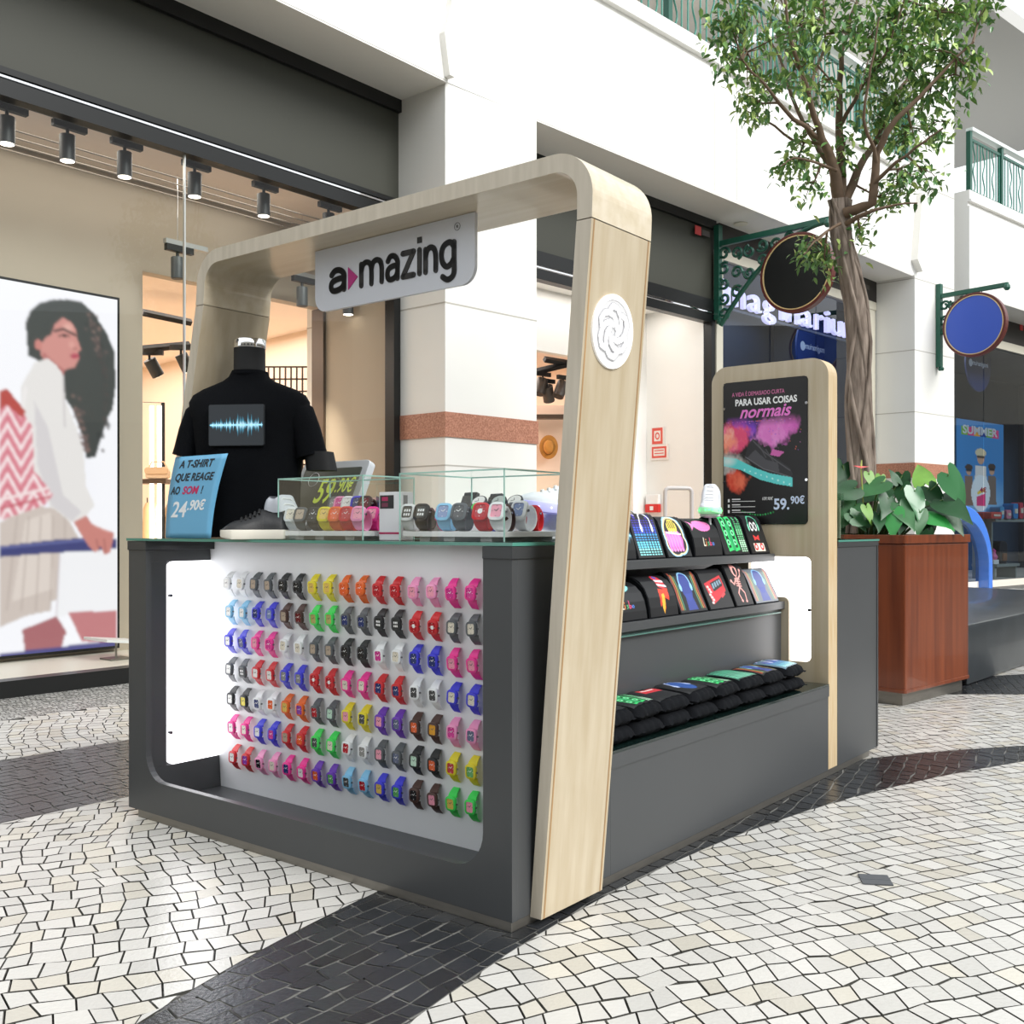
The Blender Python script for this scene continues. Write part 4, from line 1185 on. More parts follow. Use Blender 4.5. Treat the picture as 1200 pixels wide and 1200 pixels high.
MB().box(-.06, .06, -.04, .04, 0, .004).build('base', clear, st_); MB().tube([(0, 0, .004), (0, 0, .068)], .006, 8).build('stem', clear, st_)
shoe('large white sneaker with violet lit sole beside the plywood arch', K(.52, Y9-.02, Z0+.079), .22, .31, wht_lea, glow_v, .05, None, led_v, pitch=.10)
shoe('small white sneaker standing behind the round watches', K(.56, .30, Z0), KA-.4, .2, wht_lea, white_plastic, .075)
led_g = mat('led_green', '#7dffa0', .4, emit=3., ecol='#3dff78'); glow_g = mat('sole_green', '#b5f5c6', .4, emit=.3, ecol='#40f07a')
SP = K(1.62, .285, 0)
st2 = thing('shoe_stand', 'clear pedestal lifting the white high-top sneaker with green sole', 'stand', (SP.x, SP.y, .9265), KA)
MB().box(-.03, .03, -.03, .03, 0, .005).build('base', clear, st2); MB().tube([(0, 0, .005), (0, 0, .155)], .005, 8).build('stem', mat('acrylic', '#cfd8d8', .15), st2); MB().lathe([(.02, .15), (.04, .156), (.04, .166)], 20).build('top_plate', mat('acrylic'), st2)
shoe('white high-top sneaker with green lit sole on a clear pedestal', (SP.x, SP.y, 1.0935), PI/2-.25, .19, wht_lea, glow_g, .085, None, led_g, strap=wht_lea).scale = (.8, .8, .8)
# ================================================================ PRINTED T-SHIRTS ON THE SIDE SHELVES
shirt_m = mat('shirt_black', '#0c0e12', .9, spec=.15, bump=.2, bscale=220)
def lis(pic, cx, cyy, s_):
    for k, (ch, col) in enumerate(zip('Lisboa'[:5], ('#e8e4d0', '#e08a4c', '#4fae72', '#d8497a', '#4f7fd0'))):
        x = cx+k*.085*s_
        if k == 0: pic.line([(x, cyy-.09*s_), (x, cyy+.06*s_), (x+.05*s_, cyy+.06*s_)], .022*s_, col)
        elif k == 1: pic.line([(x, cyy-.01*s_), (x, cyy+.06*s_)], .022*s_, col); pic.ell(x, cyy-.06*s_, .014*s_, .014*s_, col)
        elif k == 2: pic.line([(x+.025*s_, cyy-.01*s_), (x-.02*s_, cyy), (x+.025*s_, cyy+.035*s_), (x-.02*s_, cyy+.06*s_)], .018*s_, col)
        elif k == 3: pic.line([(x-.03*s_, cyy-.09*s_), (x-.03*s_, cyy+.06*s_)], .018*s_, col); pic.ell(x, cyy+.03*s_, .035*s_, .035*s_, col); pic.ell(x, cyy+.03*s_, .017*s_, .017*s_, '#17181b')
        else: pic.ell(x, cyy+.03*s_, .035*s_, .035*s_, col); pic.ell(x, cyy+.03*s_, .017*s_, .017*s_, '#17181b')
def fish(pic, cx, cyy, w, col, dot):
    pic.ell(cx, cyy, w*.36, w*.17, col); pic.poly([(cx-w*.3, cyy), (cx-w*.52, cyy-w*.15), (cx-w*.45, cyy), (cx-w*.52, cyy+w*.15)], col)
    for i in range(-4, 5):
        for j in range(-2, 3):
            pic.ell(cx+i*w*.07+(j % 2)*w*.03, cyy+j*w*.055, w*.014, w*.014, dot, .5)
    pic.ell(cx+w*.28, cyy-w*.03, w*.02, w*.02, '#17181b')
def headset(pic, cx, cyy, r, col='#e9eef6', inner=None):
    if inner: pic.ell(cx, cyy+r*.5, r*.95, r*1.6, inner, .8)
    pic.line([(cx+r*math.cos(a), cyy-r*1.3*math.sin(a)+r*.2) for a in np.linspace(0, PI, 14)], r*.16, col)
    pic.ell(cx-r, cyy+r*.55, r*.2, r*.45, col); pic.ell(cx+r, cyy+r*.55, r*.2, r*.45, col)
def d_wave(p): sw(p, .02, .98, .55, .3, 9, '#57bfe6', '#d9f6ff')
def bars(p, cols, n, top, seed, x0=.08, x1=.95):
    rs = np.random.RandomState(seed)
    for k in range(n):
        t = top+rs.uniform(-.12, .12); x = x0+(x1-x0)*(k+.5)/n; w = (x1-x0)/n*.36
        y = .95; q = 0
        while y > t:
            c = cols[min(len(cols)-1, int((.95-y)/(.95-top+.01)*len(cols)))]
            p.poly([(x-w, y), (x+w, y), (x+w, y-.032), (x-w, y-.032)], c); y -= .05
def d_eq(p):
    bars(p, ['#8fe6ea', '#69cdea', '#49a0de', '#3b55c8', '#3a2f9e'], 8, .22, 2); headset(p, .6, .28, .2)
    p.line([(.12, .12), (.2, .04), (.3, .12)], .03, '#b8b4e6')
def d_crown(p):
    for rx, c in ((.44, '#9ad7f2'), (.4, '#f2e4a0'), (.36, '#2a2230')): p.ell(.5, .5, rx, rx*1.02, c); p.ell(.42, .72, rx*.8, rx*.66, c); p.ell(.62, .7, rx*.8, rx*.62, c)
    p.ell(.5, .34, .2, .18, '#f3dd5c')
    for k in range(5): p.line([(.36+.07*k, .2), (.38+.06*k, .36)], .035, '#16151a')
    for k, sx in enumerate((.2, .32, .44, .56, .68)):
        p.line([(sx, .48), (sx+.03, .84)], .1, '#f08fd0'); p.line([(sx+.05, .5), (sx+.11, .62), (sx+.04, .8)], .07, '#e66fc0')
    p.line([(.2, .46), (.8, .5)], .03, '#fff0fa')
def d_fish(p): fish(p, .5, .36, .86, '#ef7fc0', '#a8407c'); lis(p, .36, .74, 1.)
def d_cyan(p): fish(p, .42, .3, .9, '#8fe0e2', '#3f9aa4'); lis(p, .32, .72, .95)
def d_green(p):
    for x in (.16, .42):
        p.poly([(x, .12), (x+.2, .08), (x+.25, .9), (x+.05, .94)], '#35c46a'); p.poly([(x+.05, .16), (x+.15, .14), (x+.19, .84), (x+.09, .86)], '#0f3320')
        for v in (.28, .5, .72): p.ell(x+.12, v, .06, .07, '#8af0b0'); p.ell(x+.12, v, .03, .035, '#123a24')
    p.poly([(.36, .3), (.46, .26), (.5, .9), (.4, .92)], '#27985a')
    bars(p, ['#b7ecc4', '#7fd69a', '#58b87a'], 3, .2, 5, .72, .97)
def d_robot(p):
    p.line([(.5+.26*math.cos(a), .30-.22*math.sin(a)) for a in np.linspace(0, PI, 10)], .035, '#58b890')
    for sx in (-1, 1): p.ell(.5+.1*sx, .36, .09, .11, '#e9e9e9'); p.ell(.5+.1*sx, .36, .05, .07, '#17181b'); p.ell(.5+.27*sx, .38, .045, .09, '#7fd0b0')
    p.poly([(.34, .56), (.5, .62), (.66, .56), (.64, .7), (.5, .66), (.36, .7)], '#d83a3a')
    p.poly([(.22, .76), (.8, .76), (.8, .96), (.22, .96)], '#e6dccc')
    for sx in (-1, 1): p.ell(.5+.16*sx, .85, .1, .085, '#c22630'); p.ell(.5+.16*sx, .85, .045, .04, '#f4e9e6')
def d_rocket(p):
    p.poly([(.5, .45), (.52, .18), (.66, .1), (.76, .2), (.78, .42), (.66, .5)], '#d7343c')
    p.line([(.54, .30), (.76, .33)], .05, '#e9e6f0'); p.line([(.53, .40), (.77, .44)], .05, '#e9e6f0'); p.ell(.65, .2, .06, .05, '#4a5ab8')
    p.poly([(.44, .48), (.6, .5), (.78, .48), (.74, .72), (.6, .66), (.56, .9), (.48, .74), (.4, .84), (.42, .62)], '#e8412c')
    p.poly([(.5, .6), (.6, .58), (.58, .76), (.52, .96), (.46, .84)], '#f3b03c')
def d_head(p):
    for k, c in enumerate(('#e8613f', '#e8b95a', '#5aae8a')):
        for sx in (0, 1):
            x = .06+.06*k if not sx else .94-.06*k
            p.line([(x, .12+.05*k), (x+.03*(1-2*sx), .5), (x, .93)], .03, c, .6)
    headset(p, .5, .34, .2, '#8fc4ee', '#3a4a9a'); p.poly([(.38, .6), (.62, .6), (.68, .96), (.32, .96)], '#3a4a9a', .8)
def d_bus(p):
    p.poly([(.1, .42), (.86, .26), (.9, .62), (.5, .8), (.2, .9)], '#c9303a')
    p.poly([(.34, .42), (.82, .32), (.84, .5), (.4, .62)], '#26282c')
    for k in range(4): p.poly([(.4+.11*k, .44-.024*k), (.47+.11*k, .425-.024*k), (.48+.11*k, .54-.03*k), (.41+.11*k, .56-.03*k)], '#7e97a8')
    for k in range(7): p.ell(.2+.03*(k % 3), .5+.06*k, .05, .03, '#f0d8d4', .8)
    p.poly([(.62, .72), (.8, .64), (.82, .7), (.64, .78)], '#d8434a')
def d_skel(p):
    c = '#eda6a0'
    p.ell(.5, .22, .16, .15, c); p.ell(.52, .26, .08, .09, '#17181b'); p.line([(.5, .38), (.52, .62)], .05, c)
    for k in range(4): p.line([(.38, .42+.05*k), (.64, .44+.05*k)], .025, c)
    p.line([(.44, .42), (.26, .54), (.14, .46)], .035, c); p.line([(.58, .42), (.74, .36), (.82, .24)], .035, c)
    p.line([(.5, .62), (.34, .74), (.42, .9)], .04, c); p.line([(.54, .62), (.7, .74), (.66, .92)], .04, c)
    for q in ((.14, .46), (.82, .24), (.42, .9), (.66, .92)): p.ell(*q, .05, .03, c)
def d_pale(p):
    p.c[:] = lin('#6f757c'); d_head(p)
def d_grid(p): 
    p.c[:] = lin('#1d3d34'); bars(p, ['#7fd8b4', '#5cbf98'], 14, .08, 3, .02, .98)
def prof_round(h, lean): return [(0, 0), (.004, h*.25), (.012, h*.5), (.026, h*.72), (.046, h*.88), (.07, h*.97), (.10, h), (.13, h*.99)]
def prof_flat(h, lean): return [(0, 0), (lean*.2, h*.22), (lean*.42, h*.45), (lean*.62, h*.68), (lean*.85, h*.9), (lean+.004, h*.985), (lean+.02, h), (lean+.04, h*.99)]
def shirt_block(lab, x0, x1, y0, z0, h, draw, kind='round', lean=.05, turn=0., group=None):
    w = x1-x0
    o = thing('folded_t_shirt', lab, 't-shirt', K((x0+x1)/2, y0, z0), KA+turn, group)
    pr = prof_round(h, 0) if kind == 'round' else prof_flat(h, lean)
    back = pr[-1][0]+.03
    P = pr+[(back, h*.9), (back+.01, 0)]
    m = MB()
    rings = [[(x, a, b+(.004*math.sin(a*90) if abs(x) > w*.4 else 0)) for a, b in P] for x in np.linspace(-w/2, w/2, 5)]
    m.loft(rings, True, True); m.build('fabric', shirt_m, o, smooth=50)
    L = [0]
    for i in range(1, len(pr)): L.append(L[-1]+math.hypot(pr[i][0]-pr[i-1][0], pr[i][1]-pr[i-1][1]))
    top = L[-2] if kind == 'round' else L[-2]
    def f(u, v):
        d = .004+(top-.004)*(1-v)
        i = max(k for k in range(len(L)-1) if L[k] <= d+1e-9); t = (d-L[i])/(L[i+1]-L[i])
        a = pr[i][0]+(pr[i+1][0]-pr[i][0])*t; b = pr[i][1]+(pr[i+1][1]-pr[i][1])*t
        ny, nz = -(pr[i+1][1]-pr[i][1]), pr[i+1][0]-pr[i][0]; n_ = math.hypot(ny, nz)
        return (-w/2+.006+(w-.012)*u, a+ny/n_*.0022, b+nz/n_*.0022)
    pic = Pic(0, 1, 0, 1, 84, 84, '#17181b'); draw(pic)
    pic.build('printed_panel', f, attr_mat('shirt_print', .45), o)
    return o
gT = 'rolled T-shirts on the top side shelf'; gM = 'rolled T-shirts on the middle side shelf'
ZS = .9268
for lab, x0, x1, h, dr, kd in (('rolled black T-shirt with blue sound wave beside the arch leg, top shelf', .83, 1.0, .132, d_wave, 'round'), ('black T-shirt with blue equalizer bars and headphones on the top shelf', 1.01, 1.20, .16, d_eq, 'flat'),
                                ('black T-shirt with pink graffiti and yellow crown on the top shelf', 1.215, 1.40, .15, d_crown, 'flat'), ('rolled black T-shirt with pink fish and Lisboa lettering on the top shelf', 1.415, 1.645, .145, d_fish, 'round'),
                                ('black T-shirt with green cassette players printed on the top shelf', 1.66, 1.89, .157, d_green, 'flat'), ('black T-shirt with round-eyed red robot at the top shelf end', 1.905, 2.085, .16, d_robot, 'flat')):
    shirt_block(lab, x0, x1, .242, ZS, h, dr, kd, .06, 0, gT)
ZM = .7248
for lab, x0, x1, h, dr, kd in (('rolled black T-shirt with cyan fish and Lisboa lettering on the middle shelf', .76, .985, .125, d_cyan, 'round'), ('rolled black T-shirt with red rocket and flames on the middle shelf', 1.0, 1.20, .14, d_rocket, 'round'),
                                ('T-shirt with headphones between coloured stripes on the middle shelf', 1.215, 1.425, .148, d_head, 'flat'), ('black T-shirt with red bus and speakers on the middle shelf', 1.44, 1.645, .15, d_bus, 'flat'),
                                ('tall black T-shirt with pink skeleton on the middle shelf', 1.66, 1.82, .165, d_skel, 'flat'), ('greyish headphone T-shirt at the right end of the middle shelf', 1.835, 2.06, .138, d_pale, 'flat')):
    shirt_block(lab, x0, x1, .19, ZM, h, dr, kd, .07, 0, gM)
# ---- folded T-shirts lying in two layers on the lower tray
def cushion(mb, w, d, h, seed, nx=22, ny=20):
    rs = np.random.RandomState(seed); ph = rs.uniform(0, 6, 4)
    def hz(a, b):
        q = (abs(a)**6+abs(b)**4.5)
        return h*(1-min(1, q))**.38
    top = []; 
    for j in range(ny):
        for i in range(nx):
            a = -1+2*i/(nx-1); b = -1+2*j/(ny-1)
            z = hz(a*.999, b*.999)*(1+.05*math.sin(3*a+ph[0])*math.sin(2*b+ph[1]))
            rip = .003*math.sin(a*16+ph[2])*max(0, abs(b)-.55)*2
            top.append((a*w/2, b*d/2*(1+.015*math.sin(a*9+ph[3])), z*.62+h*.38+rip))
    n = nx*ny
    bot = [(x*.97, y*.97, max(0, h*.38-(z-h*.38)*.55)) for x, y, z in top]
    fs = []
    for j in range(ny-1):
        for i in range(nx-1):
            a = j*nx+i; fs.append((a, a+1, a+nx+1, a+nx)); fs.append((n+a, n+a+nx, n+a+nx+1, n+a+1))
    edge = [i for i in range(nx)]+[j*nx+nx-1 for j in range(1, ny)]+[(ny-1)*nx+i for i in range(nx-2, -1, -1)]+[j*nx for j in range(ny-2, 0, -1)]
    for k in range(len(edge)):
        a, b = edge[k], edge[(k+1) % len(edge)]; fs.append((b, a, n+a, n+b))
    mb.add(top+bot, fs)
    return lambda u, v: top_at(top, nx, ny, u, v)
def top_at(top, nx, ny, u, v):
    x = u*(nx-1); y = v*(ny-1); i = min(nx-2, int(x)); j = min(ny-2, int(y)); fx, fy = x-i, y-j
    P = [Vector(top[j*nx+i]), Vector(top[j*nx+i+1]), Vector(top[(j+1)*nx+i]), Vector(top[(j+1)*nx+i+1])]
    return P[0]*(1-fx)*(1-fy)+P[1]*fx*(1-fy)+P[2]*(1-fx)*fy+P[3]*fx*fy
def folded(lab, x, y, z, w, d, h, seed, turn, draw=None, group=None, tip=0.):
    o = thing('folded_t_shirt', lab, 't-shirt', K(x, y, z), KA+turn, group)
    o.rotation_euler = (tip, 0, KA+turn)
    m = MB(); f = cushion(m, w, d, h, seed); m.build('fabric', shirt_m, o, smooth=75)
    if draw:
        pic = Pic(0, 1, 0, 1, 70, 70, '#17181b'); draw(pic)
        pic.build('printed_panel', lambda u, v: tuple(f(.06+.84*u, .95-.80*v)+Vector((0, 0, .0025))), attr_mat('shirt_print', .45), o)
gB = 'folded T-shirts on the lower tray'; gB2 = 'plain folded T-shirts under the printed ones on the lower tray'
ZB = .3875
xs_b = [.55, .72, .90, 1.09, 1.28, 1.47, 1.66, 1.84]
names_b = ['at the arch leg end', 'under the green cassette one', 'under the red printed one', 'under the blue headphone one', 'under the green striped one', 'under the green grid one', 'under the pale headphone one', 'under the equalizer one by the totem']
for k, x in enumerate(xs_b):
    folded('plain black folded T-shirt in tray bottom layer, %s' % names_b[k], x, .105, ZB, .178, .185, .052, k, .02*(-1)**k, None, gB2)
def d_red(p): p.poly([(.2, .2), (.9, .2), (.9, .5), (.2, .5)], '#c9303a'); p.poly([(.3, .25), (.8, .25), (.8, .32), (.3, .32)], '#f2d9d4')
def d_redw(p): p.poly([(.5, .1), (1, .1), (1, .5), (.5, .5)], '#e9e4e2'); p.ell(.75, .3, .16, .12, '#c9303a')
tops = [('folded black T-shirt with white and red print at the arch leg', .56, d_redw), ('folded black T-shirt with bright green cassette print on the lower tray', .73, d_green), ('folded black T-shirt with small red print on the lower tray', .905, d_red),
        ('folded black T-shirt with blue headphone head on the lower tray', 1.09, lambda p: headset(p, .5, .36, .26, '#b9c9f2', '#2f5aa8')), ('folded black T-shirt with narrow green stripes print on the lower tray', 1.275, d_green),
        ('folded T-shirt with green equalizer grid on the lower tray', 1.47, d_grid), ('folded black T-shirt with pale blue headphone print on the lower tray', 1.665, d_head), ('folded T-shirt with pale blue equalizer print beside the totem', 1.86, lambda p: (p.c.__setitem__(slice(None), lin('#5a7686')), d_eq(p)))]
for k, (lab, x, dr) in enumerate(tops):
    folded(lab, x, .112, ZB+.0525+.002*(k % 2), .182, .18, .05, 20+k, .05*math.sin(k*2.1)+.04, dr, gB, .06)
# ---- headband stand at the back of the top shelf
hs = thing('black_headrest', 'black round-topped display form behind the top shelf beside the arch leg', 'display form', K(1.365, .53, .9265), KA)
m = MB(); m.prism([(-.12, 0), (.12, 0)]+[(.12*math.cos(a), .065+.115*math.sin(a)) for a in np.linspace(0, PI, 18)], -.01, .02, XZ); m.build('form', black_matt, hs, bevel=.004, smooth=40)
m = MB(); m.tube([(.123*math.cos(a), -.012, .065+.118*math.sin(a)) for a in np.linspace(0, PI*.7, 16)], .003, 6); m.build('rim', mat('pale_rim', '#dfe6e6', .3), hs, smooth=60)
# ---- clear acrylic holder on the end cabinet
ah = thing('acrylic_holder', 'small clear acrylic card holder on the end cabinet beside the totem', 'card holder', K(2.30, .06, .9855), KA)
m = MB(); m.box(-.004, 0, -.045, .05, .0, .2); m.box(.03, .034, -.045, .05, 0, .2); m.box(-.004, .034, -.045, .05, 0, .004); m.build('holder', glass('acrylic_clear', '#e6f0ea', .9), ah)
m = MB(); m.box(.005, .008, -.04, .045, .006, .17); m.build('leaflet', mat('leaflet', '#c8cbb0', .6, noise=.6, nscale=12, col2='#eeeede'), ah)
# ================================================================ PLANTER, FICUS, ANTHURIUM
pa = math.radians(46)
pd = (math.sin(pa), math.cos(pa))
PL = Vector((2.27, 5.96, 0))
PROT = math.atan2(pd[1], pd[0])
def PLW(a, b, z=0): return Vector((PL.x+pd[0]*a-pd[1]*b, PL.y+pd[1]*a+pd[0]*b, z))
red_wood = mat('red_brown_wood', '#7b3d20', .33, noise=.35, nscale=3, stretch=(7, 7, .35), col2='#5f2b15', coat=.3)
pt_o = thing('wooden_planter', 'large square red-brown wooden planter on steel plinth beside the kiosk', 'planter', PL, PROT)
W_ = .89
MB().box(.03, W_-.03, .03, W_-.03, 0, .075).build('plinth', steel, pt_o, bevel=.003)
MB().box(0, W_, 0, W_, .075, .945).build('box_body', red_wood, pt_o, bevel=.012)
m = MB(); m.prism(rrect(-.012, W_+.012, -.012, W_+.012, .02, 3), .945, .995, XY, 0, hole=rrect(.06, W_-.06, .06, W_-.06, .02, 3)); m.box(.05, W_-.05, .05, W_-.05, .945, .95, 1); m.build('rim', [red_wood, mat('soil', '#2b221b', .9)], pt_o, bevel=.008)
MB().prism(rrect(-.006, W_+.006, -.006, W_+.006, .015, 3), .078, .10, XY).build('foot_moulding', red_wood, pt_o, bevel=.004)
TC = PLW(.42, .45)
def tp(px, py, dy=0.): return dep(px, py, TC.y+dy)
bark = mat('ficus_bark', '#94867a', .85, noise=.55, nscale=9, stretch=(3, 3, .6), bump=.8, bscale=18, col2='#55483e')
branch_m = mat('ficus_branch', '#6f5a47', .8, noise=.3, nscale=20)
leaf_m = mat('ficus_leaf', '#7da355', .4, noise=.4, nscale=2.5, col2='#557f3f')
leaf_l = mat('ficus_leaf_pale', '#b3cc76', .4)
leaf_d = mat('ficus_leaf_dark', '#5a8550', .3)
tree = thing('ficus_tree', 'tall ficus tree with twisted trunk and airy green crown growing from the planter', 'tree', (TC.x, TC.y, .951))
tl = lambda p: tuple(Vector(p)-Vector((TC.x, TC.y, .951)))
TR = [(1009, 625, .085), (1008, 560, .078), (1007, 500, .078), (1006, 450, .072), (1006, 400, .074), (1003, 355, .062), (996, 320, .062), (988, 285, .06), (985, 255, .062), (984, 235, .066)]
m = MB(); m.tube([tl(tp(a, b)) for a, b, r in TR], [r for a, b, r in TR], 14); trunk = m.build('trunk', bark, tree, smooth=70)
for k in range(9):
    m = MB(); pts = []
    for i in range(26):
        f = i/25; j = f*(len(TR)-1); a = int(min(j, len(TR)-2)); g = j-a
        px = TR[a][0]*(1-g)+TR[a+1][0]*g; py = TR[a][1]*(1-g)+TR[a+1][1]*g; r = TR[a][2]*(1-g)+TR[a+1][2]*g
        th = k*2*PI/9*1.0+(1 if k % 2 else -1)*f*(3.2+.25*k)+.25*math.sin(f*9+k)
        q = Vector(tl(tp(px, py)))
        pts.append((q.x+math.cos(th)*r*(.98+.1*math.sin(k*3+f*14)), q.y+math.sin(th)*r*(.98+.1*math.sin(k*3+f*14)), q.z))
    m.tube(pts, [.016-.006*i/25 for i in range(26)], 7); m.build('aerial_root', bark, trunk, smooth=70)
LIMBS = [[(984, 238, 0, .06), (975, 190, -.05, .045), (960, 150, -.12, .03), (945, 100, -.2, .022), (925, 40, -.3, .014), (915, -40, -.35, .01)],
         [(982, 240, .02, .055), (985, 180, .1, .04), (984, 120, .12, .03), (986, 60, .18, .022), (1005, 0, .22, .015), (1010, -60, .25, .01)],
         [(986, 245, .02, .05), (1005, 200, .1, .035), (1030, 160, .25, .026), (1045, 115, .3, .02), (1085, 70, .4, .014), (1125, 10, .4, .009)],
         [(990, 250, -.05, .05), (1022, 238, -.15, .042), (1027, 180, -.2, .034), (1050, 140, -.3, .024), (1090, 100, -.35, .016), (1140, 50, -.4, .009)],
         [(978, 200, -.05, .03), (955, 165, .1, .024), (935, 130, .2, .018), (915, 70, .3, .013), (880, 10, .35, .008)],
         [(965, 165, -.08, .024), (930, 140, -.2, .018), (905, 110, -.3, .013), (870, 70, -.35, .008)],
         [(962, 168, -.05, .018), (930, 165, .1, .012), (895, 140, .15, .009), (875, 130, .2, .006)],
         [(992, 262, -.1, .026), (1015, 250, -.25, .018), (1050, 240, -.3, .01), (1075, 238, -.32, .006)],
         [(985, 262, -.1, .014), (965, 275, -.2, .01), (950, 288, -.28, .007), (942, 298, -.3, .005)],
         [(980, 200, -.1, .016), (955, 190, -.2, .011), (930, 185, -.25, .008), (915, 195, -.25, .005)],
         [(1024, 215, -.18, .02), (1050, 190, -.3, .014), (1085, 165, -.4, .01), (1105, 150, -.45, .006)],
         [(984, 150, .1, .02), (1010, 100, .0, .015), (1040, 60, -.1, .011), (1060, 0, -.15, .008)],
         [(948, 110, -.2, .016), (965, 60, -.05, .012), (965, 0, .05, .008)],
         [(1027, 190, -.2, .018), (1012, 140, -.3, .013), (1020, 80, -.4, .01), (1030, 20, -.45, .007)]]
nodes = []
for L in LIMBS:
    pts = [tl(tp(a, b, c)) for a, b, c, r in L]
    P2 = []; R2 = []
    for i in range(len(pts)-1):
        for t in (0, .33, .66):
            a, b = Vector(pts[i]), Vector(pts[i+1]); q = a.lerp(b, t)
            P2.append(q+Vector((rnd.uniform(-.012, .012), rnd.uniform(-.012, .012), 0)) if t else q); R2.append((L[i][3]*(1-t)+L[i+1][3]*t)*.72)
    P2.append(Vector(pts[-1])); R2.append(L[-1][3]*.72)
    m = MB(); m.tube(P2, R2, 8); m.build('branch', branch_m, tree, smooth=70)
    nodes += [tuple(q) for q in P2[2:]]
CL = [(855, 28, 24, 30), (885, 58, 38, 70), (862, 72, 22, 30), (920, 30, 44, 90), (898, 100, 28, 50), (880, 128, 26, 45), (938, 72, 40, 60), (962, 20, 40, 60), (1000, 28, 42, 80), (1040, 25, 42, 90), (1082, 20, 38, 90), (1120, 22, 36, 80), (1155, 8, 22, 30), (1100, 62, 34, 80), (1062, 72, 38, 90), (1022, 90, 34, 60), (1132, 78, 20, 35), (1065, 122, 32, 75), (1092, 112, 30, 60), (1122, 100, 20, 30), (1072, 160, 28, 60), (1100, 150, 22, 40), (1032, 140, 24, 45), (972, 112, 28, 35), (992, 172, 18, 16), (950, 150, 22, 20), (928, 198, 26, 60), (950, 222, 14, 18), (985, 198, 18, 20), (1062, 210, 26, 50), (1088, 205, 16, 22), (1042, 242, 22, 40), (1012, 265, 16, 16), (950, 296, 17, 44), (965, 312, 14, 28), (1006, 285, 10, 10), (870, 30, 30, 40), (905, 0, 40, 50), (1010, 60, 40, 50), (1050, -20, 60, 60), (1120, -25, 50, 50), (940, -20, 60, 60)]
lm_ = MB(); tw = MB()
NA = np.array(nodes)
def leaf(mb, p, L, k):
    yaw = rnd.uniform(0, 2*PI); droop = rnd.uniform(-1.25, .1); roll = rnd.uniform(-.7, .7)
    M = Matrix.Translation(p) @ Matrix.Rotation(yaw, 4, 'Z') @ Matrix.Rotation(-droop, 4, 'Y') @ Matrix.Rotation(roll, 4, 'X')
    w = L*.21; z = L*.06
    V = [(0, 0, 0), (L*.28, w, z), (L*.62, w*.85, z*.6), (L, 0, -L*.12), (L*.62, -w*.85, z*.6), (L*.28, -w, z), (L*.3, 0, 0), (L*.65, 0, -.002)]
    mb.add([tuple(M @ Vector(v)) for v in V], [(0, 6, 1), (1, 6, 7, 2), (2, 7, 3), (3, 7, 4), (4, 7, 6, 5), (5, 6, 0)], k)
for cx, cyy, r, n in CL:
    dy = rnd.uniform(-.3, .3)
    c = Vector(tl(tp(cx, cyy, dy)))
    d = ((NA-np.array(c))**2).sum(1); j = int(d.argmin()); base = Vector(nodes[j])
    R = r*TC.y/1210*1.05
    subs = [c+Vector((rnd.gauss(0, .5)*R, rnd.gauss(0, .55)*R, rnd.gauss(0, .5)*R)) for _ in range(max(3, n//9))]
    mid = base.lerp(c, .6)+Vector((rnd.uniform(-.04, .04), rnd.uniform(-.04, .04), rnd.uniform(-.03, .03)))
    tw.tube([base, mid], [.0085, .005], 5)
    for s_ in subs: tw.tube([mid, s_.lerp(mid, .4)+Vector((0, 0, .02)), s_], [.005, .003, .0018], 4)
    for i in range(int(n*2.7)):
        s_ = rnd.choice(subs); t = rnd.uniform(.35, 1.05); p = mid.lerp(s_, t)+Vector((rnd.gauss(0, .05), rnd.gauss(0, .05), rnd.gauss(0, .045)))
        u = rnd.random()
        leaf(lm_, p, rnd.uniform(.042, .074), 1 if u < .22 else (2 if u < .5 else 0))
tag(tw.build('twigs', branch_m, tree, smooth=70), kind='stuff')
tag(lm_.build('foliage', [leaf_m, leaf_l, leaf_d], tree, fix=False), kind='stuff')

an = thing('anthurium', 'bushy anthurium with glossy heart-shaped dark leaves filling the planter', 'plant', (TC.x, TC.y, .951))
al = [(992, 575, 50, 25, 'd', -.3), (1022, 570, 52, 20, 'm', -.25), (1040, 590, 42, 60, 'd', -.3), (1030, 618, 34, 80, 'd', -.35), (1005, 612, 42, 10, 'm', -.2), (1060, 580, 40, 100, 'd', -.1), (1075, 585, 48, 85, 's', -.3), (1095, 580, 42, 120, 'd', -.25), (1105, 595, 44, 135, 'd', -.2), (1082, 558, 48, -85, 'l', -.05), (1120, 568, 62, 130, 's', -.3), (1047, 608, 44, 88, 'b', -.4), (1018, 600, 28, 100, 'l', -.4), (1078, 615, 38, 80, 'm', -.38), (1098, 615, 42, 125, 'b', -.35), (1020, 560, 24, 95, 'l', -.2), (1032, 562, 22, 80, 'l', -.2), (1050, 560, 26, -80, 'd', -.1), (1058, 565, 34, 95, 'd', .0), (985, 555, 46, 70, 'd', -.05), (1010, 630, 36, 170, 'm', -.3), (1060, 622, 36, 70, 'd', -.35), (1088, 600, 36, 60, 'm', .0), (1110, 612, 32, 100, 'm', -.1), (978, 600, 44, 110, 'd', .1), (995, 622, 40, 60, 'm', .1), (1042, 575, 34, 40, 'm', .05), (1070, 600, 40, 120, 'd', .1), (1035, 598, 36, 140, 'd', .1), (1090, 625, 30, 60, 'd', -.2)]
for px, py, S, ang, c, dy in list(al):
    if c in 'dms': al.append((px+rnd.uniform(-16, 16), min(632, py+rnd.uniform(4, 26)), S*.95, ang+rnd.uniform(-40, 40), rnd.choice('dddms'), dy+rnd.uniform(-.06, .12)))
